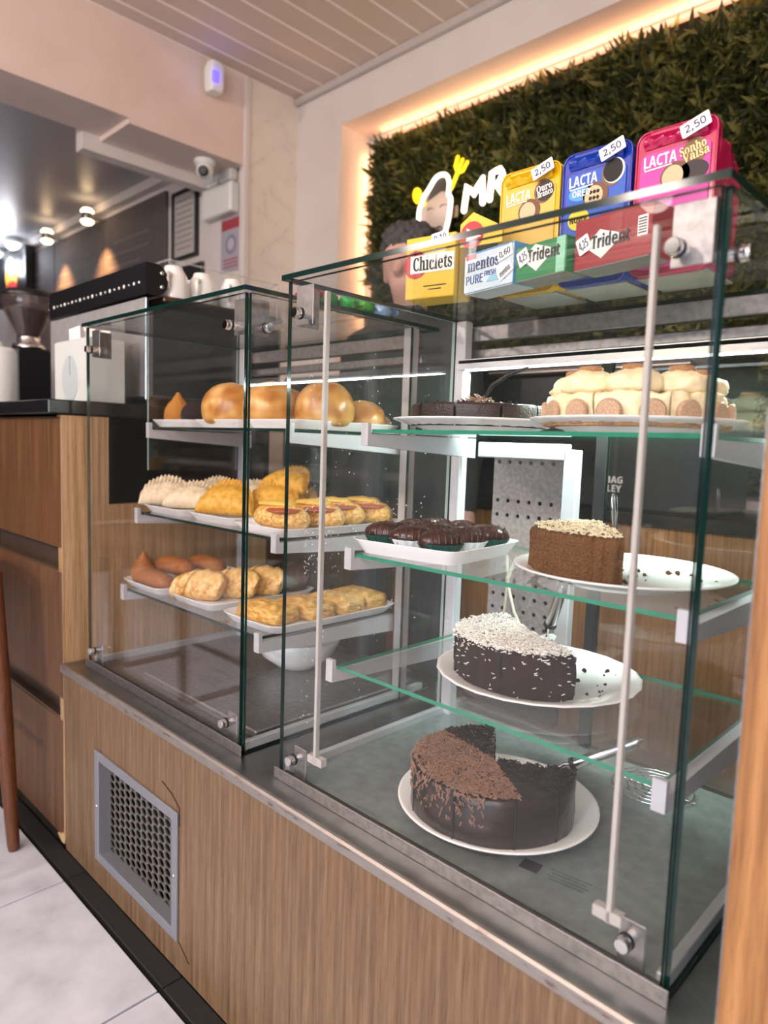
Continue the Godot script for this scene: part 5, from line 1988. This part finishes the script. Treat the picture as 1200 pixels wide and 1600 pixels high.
	add_child(l)
	l.position = Vector3(-2.88, 2.69, -1.15)
	var ar := Sh.new()
	ar.box(Vector3(0.004, 0.0, 0), Vector3(0.012, 0.05, 0.04), 0.002)
	put("wall_bracket", ar, M.white_plastic, ms)


func spoon_shape() -> Sh:
	var s := Sh.new()
	var rows := []
	for j in 9:
		var k := -1.0 + j / 4.0
		var r := sqrt(maxf(1.0 - k * k, 0.001))
		var row := PackedVector3Array()
		for i in 20:
			var a := TAU * i / 20
			row.append(Vector3(cos(a) * 0.028 * r - sin(a) * 0.008 * r, sin(a) * 0.038 * r, k * 0.008))
		rows.append(row)
	s.grid(rows)
	return s


func tube_sh(path: Array, r: float) -> Sh:
	var s := Sh.new()
	var c := Curve3D.new()
	for p in path:
		c.add_point(p)
	var pts := []
	for k in path.size():
		if k > 0:
			pts.append(path[k - 1].lerp(path[k], 0.5))
		pts.append(path[k])
	var rr := []
	for k in pts.size():
		rr.append(r)
	# rounded ends
	var d0: Vector3 = (pts[1] - pts[0]).normalized()
	var d1: Vector3 = (pts[-1] - pts[-2]).normalized()
	pts.push_front(pts[0] - d0 * r * 0.7)
	rr.push_front(r * 0.5)
	pts.append(pts[-1] + d1 * r * 0.7)
	rr.append(r * 0.5)
	s.tube(pts, rr, 10)
	return s


func smooth_loop(p: Array, r: float) -> Sh:
	var pts := []
	var n := p.size()
	for k in n:
		for j in 4:
			pts.append((p[k] as Vector3).cubic_interpolate(p[(k + 1) % n], p[(k + n - 1) % n], p[(k + 2) % n], j / 4.0))
	pts.append(pts[0])
	var s := Sh.new()
	s.tube(pts, r, 10)
	return s


# ---------------------------------------------------------------- the room beyond the opening
func far_room() -> void:
	var w := Sh.new()
	w.span(Vector3(-8.2, 0, -1.55), Vector3(-3.2, 2.9, -1.40))
	struct("wall_far", w, M.paint_cool)
	var c := Sh.new()
	c.span(Vector3(-8.2, 2.53, -1.40), Vector3(-3.29, 2.62, 4.3))
	struct("ceiling_far", c, M.gloss_ceiling)
	var co := Sh.new()
	co.span(Vector3(-8.2, 2.475, -1.40), Vector3(-3.6, 2.53, -1.34), 0.004)
	struct("trim_6", co, M.paint_cool)
	var mb := thing("menu_board", "long dark grey menu board across the far wall", "menu board", Vector3(-4.75, 1.0, -1.395))
	for k in 3:
		var s := Sh.new()
		s.box(Vector3(-1.10 + 0.83 * k, 0.72, 0.01), Vector3(0.815, 1.44, 0.02), 0.003)
		var p := put("board_panel", s, M.menu_board, mb)
		for j in 9:
			var l := Sh.new()
			l.box(Vector3(-1.12 + 0.83 * k - 0.05 * (j % 3), 1.26 - 0.075 * j, 0.0205), Vector3(0.45 + 0.1 * (j % 2), 0.014, 0.001))
			put("chalk_line", l, plain("6f696a", 0.8), p)
	# two picture lamps on short arms above the board
	for x in [-4.56, -5.24]:
		var t := thing("picture_lamp", "small wall spotlight glowing warm above the menu board", "lamp", Vector3(x, 2.42, -1.375), 0.0, "spotlights above the menu board")
		var a := Sh.new()
		a.tube([Vector3(0, 0.0, 0), Vector3(0, 0.0, 0.05), Vector3(0, 0.0, 0.10)], 0.007, 8)
		put("arm", a, M.brushed, t)
		var h := Sh.new()
		h.lathe([Vector2(0.032, -0.022), Vector2(0.036, -0.018), Vector2(0.036, 0.018), Vector2(0.032, 0.022)], 20, Vector3(0, 0.0, 0.12))
		put("shade", h, M.brushed, t)
		for s in [-1.0, 1.0]:
			var g := Sh.new()
			g.lathe([Vector2(0.034, s * 0.023), Vector2(0.040, s * 0.030), Vector2(0.028, s * 0.046), Vector2(0.004, s * 0.052)], 20, Vector3(0, 0.0, 0.12))
			put("bulb", g, glow("ffd9a8", 9.0), t)
		var l := SpotLight3D.new()
		l.name = "picture_lamp_light"
		l.light_color = Color("ffb877")
		l.light_energy = 1.6
		l.light_size = 0.03
		l.spot_angle = 42.0
		l.spot_range = 8.0
		l.spot_attenuation = 2.0
		l.shadow_enabled = true
		add_child(l, true)
		l.look_at_from_position(Vector3(x, 2.355, -1.255), Vector3(x, 1.6, -1.36))
	# drinks machine sign with white lamps
	var tv := thing("juice_sign", "black framed sign with a bright orange and red drink picture", "sign", Vector3(-6.14, 2.07, -1.33))
	var s := Sh.new()
	s.box(Vector3(0, 0.2, 0), Vector3(0.66, 0.42, 0.06), 0.005)
	put("frame", s, M.black_plastic, tv)
	put("yellow_picture", oval(0.14, 0.12, 0.03, 0.034, Vector2(0.02, 0.22)), glow("ffb030", 0.5), tv)
	put("red_picture", oval(0.12, 0.05, 0.034, 0.037, Vector2(0.02, 0.12)), glow("d0342a", 0.4), tv)
	put("white_picture", oval(0.08, 0.06, 0.034, 0.037, Vector2(0.0, 0.30)), glow("e8e4e0", 0.25), tv)
	for x in [-6.35, -5.92]:
		var t := thing("white_lamp", "small cold white lamp above the drink sign", "lamp", Vector3(x, 2.49, -1.25), 0.0, "lamps above the drink sign")
		var h := Sh.new()
		h.lathe([Vector2(0.004, -0.05), Vector2(0.04, -0.035), Vector2(0.06, -0.005), Vector2(0.045, 0.0)], 24)
		put("bulb", h, glow("f2f6ff", 1.6), t)
		var hs := Sh.new()
		hs.lathe([Vector2(0.06, 0.0), Vector2(0.05, 0.03), Vector2(0.02, 0.04)], 20)
		put("socket", hs, M.white_plastic, t)
		var o := OmniLight3D.new()
		o.name = "white_lamp_light"
		o.light_color = Color("eef3ff")
		o.light_energy = 0.12
		o.light_size = 0.06
		o.omni_range = 8.0
		o.omni_attenuation = 2.0
		o.shadow_enabled = true
		add_child(o, true)
		o.position = Vector3(x, 2.40, -1.20)
	# framed notice, poster and boxes on the white part of the wall
	var fn := thing("framed_notice", "black framed paper notice hanging beside the menu board", "notice", Vector3(-3.585, 2.04, -1.398))
	var fr := Sh.new()
	for q in [[Vector3(0, 0.0, 0), Vector3(0.27, 0.02, 0.02)], [Vector3(0, 0.355, 0), Vector3(0.27, 0.02, 0.02)], [Vector3(-0.125, 0.1775, 0), Vector3(0.02, 0.335, 0.02)], [Vector3(0.125, 0.1775, 0), Vector3(0.02, 0.335, 0.02)]]:
		fr.box(q[0] + Vector3(0, 0, 0.01), q[1], 0.002)
	put("frame", fr, M.black_plastic, fn)
	var pp := Sh.new()
	pp.box(Vector3(0, 0.1775, 0.006), Vector3(0.24, 0.34, 0.006))
	var sheet := put("paper_sheet", pp, plain("b9b4b2", 0.6), fn)
	for k in 9:
		var l := Sh.new()
		l.box(Vector3(-0.01, 0.31 - 0.032 * k, 0.0094), Vector3(0.16 + 0.03 * (k % 2), 0.008, 0.0008))
		put("print_line", l, plain("8c8684", 0.8), sheet)
	var f2 := Sh.new()
	f2.box(Vector3(-3.50, 1.86, -1.388), Vector3(0.22, 0.26, 0.02), 0.003)
	tag(put("dark_frame", f2, M.black_plastic), "dark frame hanging below the framed notice", "frame")
	var po := thing("safety_poster", "white and red safety poster on the wall by the marble pier", "poster", Vector3(-3.135, 1.90, -1.398))
	var ps := Sh.new()
	ps.box(Vector3(0, 0.135, 0.002), Vector3(0.185, 0.27, 0.003))
	var sh := put("sheet", ps, plain("a9a6b4", 0.6), po)
	var hdr := Sh.new()
	hdr.box(Vector3(0, 0.235, 0.004), Vector3(0.17, 0.05, 0.001))
	put("red_heading", hdr, plain("a8414a", 0.6), sh)
	put("emblem", oval(0.05, 0.05, 0.0036, 0.0045, Vector2(0.0, 0.135)), plain("8a8799", 0.6), sh)
	put("emblem_centre", oval(0.03, 0.03, 0.0045, 0.0052, Vector2(0.0, 0.135)), plain("b9b6c4", 0.6), sh)
	for k in 3:
		var l := Sh.new()
		l.box(Vector3(0, 0.06 - 0.018 * k, 0.004), Vector3(0.13, 0.008, 0.001))
		put("print_line", l, plain("a0555c", 0.7), sh)
	var e1 := thing("emergency_lamp", "white emergency lamp with two heads on the wall", "emergency lamp", Vector3(-3.20, 2.25, -1.398))
	var es := Sh.new()
	es.box(Vector3(0.0, 0.0, 0.028), Vector3(0.27, 0.15, 0.055), 0.008)
	put("battery_box", es, M.white_plastic, e1)
	for x in [-0.06, 0.07]:
		var q := Sh.new()
		q.box(Vector3(x, 0.125, 0.03), Vector3(0.11, 0.085, 0.05), 0.01)
		var hd := put("lamp_head", q, M.white_plastic, e1)
		var le := Sh.new()
		le.box(Vector3(x, 0.125, 0.056), Vector3(0.10, 0.065, 0.004), 0.001)
		put("lamp_glass", le, plain("b9bcc0", 0.2), hd)
	# dome camera under the beam
	var cam := thing("security_camera", "white dome security camera with a black lens under the beam", "camera", Vector3(-3.10, 2.3815, -1.22))
	var b := Sh.new()
	b.lathe([Vector2(0.05, 0.0), Vector2(0.052, -0.008), Vector2(0.046, -0.022), Vector2(0.030, -0.03)], 28)
	put("base", b, M.white_plastic, cam)
	var bl := turned_mesh([Vector2(0.003, -0.082), Vector2(0.030, -0.074), Vector2(0.041, -0.048), Vector2(0.034, -0.022), Vector2(0.02, -0.012)], 0.0, 10.0, 1.0, 1.0, 28)
	put("ball", bl, M.white_plastic, cam)
	var le2 := Sh.new()
	le2.lathe([Vector2(0.024, 0.0), Vector2(0.024, 0.012), Vector2(0.015, 0.016), Vector2(0.004, 0.014)], 24)
	var lens := put("lens", le2, M.black_plastic, cam)
	lens.transform = Transform3D(Basis(Quaternion(Vector3.UP, Vector3(0.72, -0.28, 0.62).normalized())), Vector3(0.022, -0.058, 0.020))


# ---------------------------------------------------------------- the person behind the cases
func sd_capsule(p: Vector3, a: Vector3, b: Vector3, ra: float, rb: float) -> float:
	var pa := p - a
	var ba := b - a
	var h := clampf(pa.dot(ba) / ba.dot(ba), 0.0, 1.0)
	return (pa - ba * h).length() - lerpf(ra, rb, h)


func nets(bones: Array, lo: Vector3, hi: Vector3, cell: float, k: float, curl := 0.0) -> Sh:
	# surface nets over tapered capsules joined with a smooth minimum
	var n := Vector3i(((hi - lo) / cell).ceil()) + Vector3i.ONE
	var val := PackedFloat32Array()
	val.resize(n.x * n.y * n.z)
	for z in n.z:
		for y in n.y:
			for x in n.x:
				var p := lo + Vector3(x, y, z) * cell
				var d := 1.0
				for b in bones:
					var e := sd_capsule(p, b[0], b[1], b[2], b[3])
					var h := maxf(k - absf(d - e), 0.0) / k
					d = minf(d, e) - h * h * k * 0.25
				if curl > 0.0:
					d += sin(p.x * 170.0 + sin(p.z * 90.0) * 2.0) * sin(p.y * 150.0 + p.x * 60.0) * sin(p.z * 160.0) * curl
				val[x + n.x * (y + n.y * z)] = d
	var id := PackedInt32Array()
	id.resize(val.size())
	id.fill(-1)
	var pv := PackedVector3Array()
	for z in n.z - 1:
		for y in n.y - 1:
			for x in n.x - 1:
				var s := Vector3.ZERO
				var c := 0
				for e in 12:
					var ax := e / 4
					var q := e % 4
					var a := Vector3i(x, y, z)
					a[(ax + 1) % 3] += q & 1
					a[(ax + 2) % 3] += q >> 1
					var b := a
					b[ax] += 1
					var va := val[a.x + n.x * (a.y + n.y * a.z)]
					var vb := val[b.x + n.x * (b.y + n.y * b.z)]
					if (va < 0.0) != (vb < 0.0):
						s += Vector3(a) + Vector3(b - a) * (va / (va - vb))
						c += 1
				if c:
					id[x + n.x * (y + n.y * z)] = pv.size()
					pv.append(lo + s / c * cell)
	var pi := PackedInt32Array()
	for z in range(1, n.z - 1):
		for y in range(1, n.y - 1):
			for x in range(1, n.x - 1):
				var a := Vector3i(x, y, z)
				var va := val[x + n.x * (y + n.y * z)]
				for ax in 3:
					var b := a
					b[ax] += 1
					var vb := val[b.x + n.x * (b.y + n.y * b.z)]
					if (va < 0.0) == (vb < 0.0):
						continue
					var u := Vector3i.ZERO
					u[(ax + 1) % 3] = 1
					var w := Vector3i.ZERO
					w[(ax + 2) % 3] = 1
					var q := []
					for c in [a - u - w, a - w, a, a - u]:
						q.append(id[c.x + n.x * (c.y + n.y * c.z)])
					if q.min() < 0:
						continue
					if va < 0.0:
						pi.append_array([q[0], q[1], q[2], q[0], q[2], q[3]])
					else:
						pi.append_array([q[2], q[1], q[0], q[3], q[2], q[0]])
	var sh := Sh.new()
	sh.piece(pv, pi, true)
	return sh


func person() -> void:
	var skin := plain("cfa596", 0.55)
	var cloth := speckled(["23282a", "2b3133", "343a3c"], Vector3(20, 20, 20), 0.9, 0.03, 500)
	var hairm := speckled(["1b1a1a", "333130", "6d6a68", "2a2827"], Vector3(26, 26, 26), 0.7, 0.04, 501, 0.0, false, [0.0, 0.45, 0.75, 1.0])
	var t := thing("person", "person with short greying hair in dark clothes standing behind the cases", "person", Vector3(-1.535, 0.0, -1.03), deg_to_rad(20.0))
	t.scale = Vector3.ONE * 0.974
	var v := func(x, y, z): return Vector3(x, y, z)
	var bones := [
		[v.call(0, 1.02, 0), v.call(0, 1.20, 0.01), 0.135, 0.13], [v.call(-0.06, 1.25, 0.01), v.call(-0.07, 1.36, 0), 0.12, 0.10], [v.call(0.06, 1.25, 0.01), v.call(0.07, 1.36, 0), 0.12, 0.10],
		[v.call(-0.13, 1.40, 0), v.call(0.13, 1.40, 0), 0.065, 0.065], [v.call(0, 1.40, 0), v.call(0, 1.50, 0.01), 0.062, 0.055],
		[v.call(-0.085, 0.95, 0), v.call(0.085, 0.95, 0), 0.125, 0.125],
		[v.call(-0.09, 0.90, 0), v.call(-0.10, 0.50, 0.01), 0.090, 0.060], [v.call(0.09, 0.90, 0), v.call(0.10, 0.50, 0.01), 0.090, 0.060],
		[v.call(-0.10, 0.50, 0.01), v.call(-0.105, 0.09, -0.01), 0.058, 0.042], [v.call(0.10, 0.50, 0.01), v.call(0.105, 0.09, -0.01), 0.058, 0.042],
		[v.call(-0.105, 0.045, -0.03), v.call(-0.115, 0.045, 0.13), 0.045, 0.040], [v.call(0.105, 0.045, -0.03), v.call(0.115, 0.045, 0.13), 0.045, 0.040],
		[v.call(-0.19, 1.38, 0), v.call(-0.23, 1.10, -0.01), 0.058, 0.045], [v.call(0.19, 1.38, 0), v.call(0.23, 1.10, -0.01), 0.058, 0.045],
		[v.call(-0.23, 1.10, -0.01), v.call(-0.235, 0.86, 0.04), 0.043, 0.030], [v.call(0.23, 1.10, -0.01), v.call(0.235, 0.86, 0.04), 0.043, 0.030]]
	put("clothed_body", nets(bones, Vector3(-0.32, -0.02, -0.20), Vector3(0.32, 1.56, 0.22), 0.02, 0.05), cloth, t)
	var head := [
		[v.call(0, 1.665, -0.015), v.call(0, 1.66, 0.02), 0.092, 0.088], [v.call(0, 1.62, 0.03), v.call(0, 1.565, 0.05), 0.068, 0.045], [v.call(0, 1.645, 0.105), v.call(0, 1.612, 0.122), 0.010, 0.015],
		[v.call(-0.035, 1.662, 0.088), v.call(0.035, 1.662, 0.088), 0.018, 0.018], [v.call(-0.02, 1.578, 0.088), v.call(0.02, 1.578, 0.088), 0.013, 0.013],
		[v.call(-0.088, 1.65, 0.0), v.call(-0.092, 1.61, 0.0), 0.013, 0.009], [v.call(0.088, 1.65, 0.0), v.call(0.092, 1.61, 0.0), 0.013, 0.009],
		[v.call(0, 1.46, 0.0), v.call(0, 1.60, 0.0), 0.055, 0.055]]
	var hd := put("head", nets(head, Vector3(-0.13, 1.42, -0.13), Vector3(0.13, 1.78, 0.16), 0.0085, 0.03), skin, t)
	var hair := [[v.call(0, 1.690, -0.030), v.call(0, 1.695, 0.010), 0.100, 0.092], [v.call(0, 1.66, -0.05), v.call(0, 1.60, -0.05), 0.085, 0.06], [v.call(-0.04, 1.735, 0.05), v.call(0.05, 1.735, 0.05), 0.034, 0.034], [v.call(-0.07, 1.70, 0.02), v.call(-0.084, 1.65, 0.01), 0.03, 0.014], [v.call(0.07, 1.70, 0.02), v.call(0.084, 1.65, 0.01), 0.03, 0.014]]
	put("hair", nets(hair, Vector3(-0.14, 1.52, -0.17), Vector3(0.14, 1.82, 0.13), 0.007, 0.03, 0.012), hairm, hd)
	for s in [-1, 1]:
		var e := Sh.new()
		e.lathe([Vector2(0.001, -0.011), Vector2(0.009, -0.006), Vector2(0.011, 0), Vector2(0.009, 0.006), Vector2(0.001, 0.011)], 16, Vector3(s * 0.034, 1.643, 0.092))
		put("eye", e, plain("e6e0da", 0.2), hd)
	# hands, hanging and slightly curled
	for s in [-1, 1]:
		var hb := [[v.call(s * 0.235, 0.87, 0.038), v.call(s * 0.235, 0.80, 0.050), 0.026, 0.034], [v.call(s * 0.225, 0.825, 0.070), v.call(s * 0.215, 0.785, 0.092), 0.013, 0.010], [v.call(s * 0.215, 0.785, 0.092), v.call(s * 0.212, 0.758, 0.090), 0.010, 0.008]]
		for k in 4:
			var z: float = 0.076 - 0.018 * k
			var l: float = [0.036, 0.042, 0.040, 0.032][k]
			hb.append([v.call(s * 0.235, 0.79, z), v.call(s * 0.230, 0.775 - l, z + 0.003), 0.0095, 0.009])
			hb.append([v.call(s * 0.230, 0.775 - l, z + 0.003), v.call(s * 0.212, 0.745 - l, z + 0.006), 0.009, 0.0075])
		put("hand", nets(hb, Vector3(s * 0.23 - 0.06, 0.67, -0.03), Vector3(s * 0.23 + 0.06, 0.92, 0.13), 0.005, 0.010), skin, t)
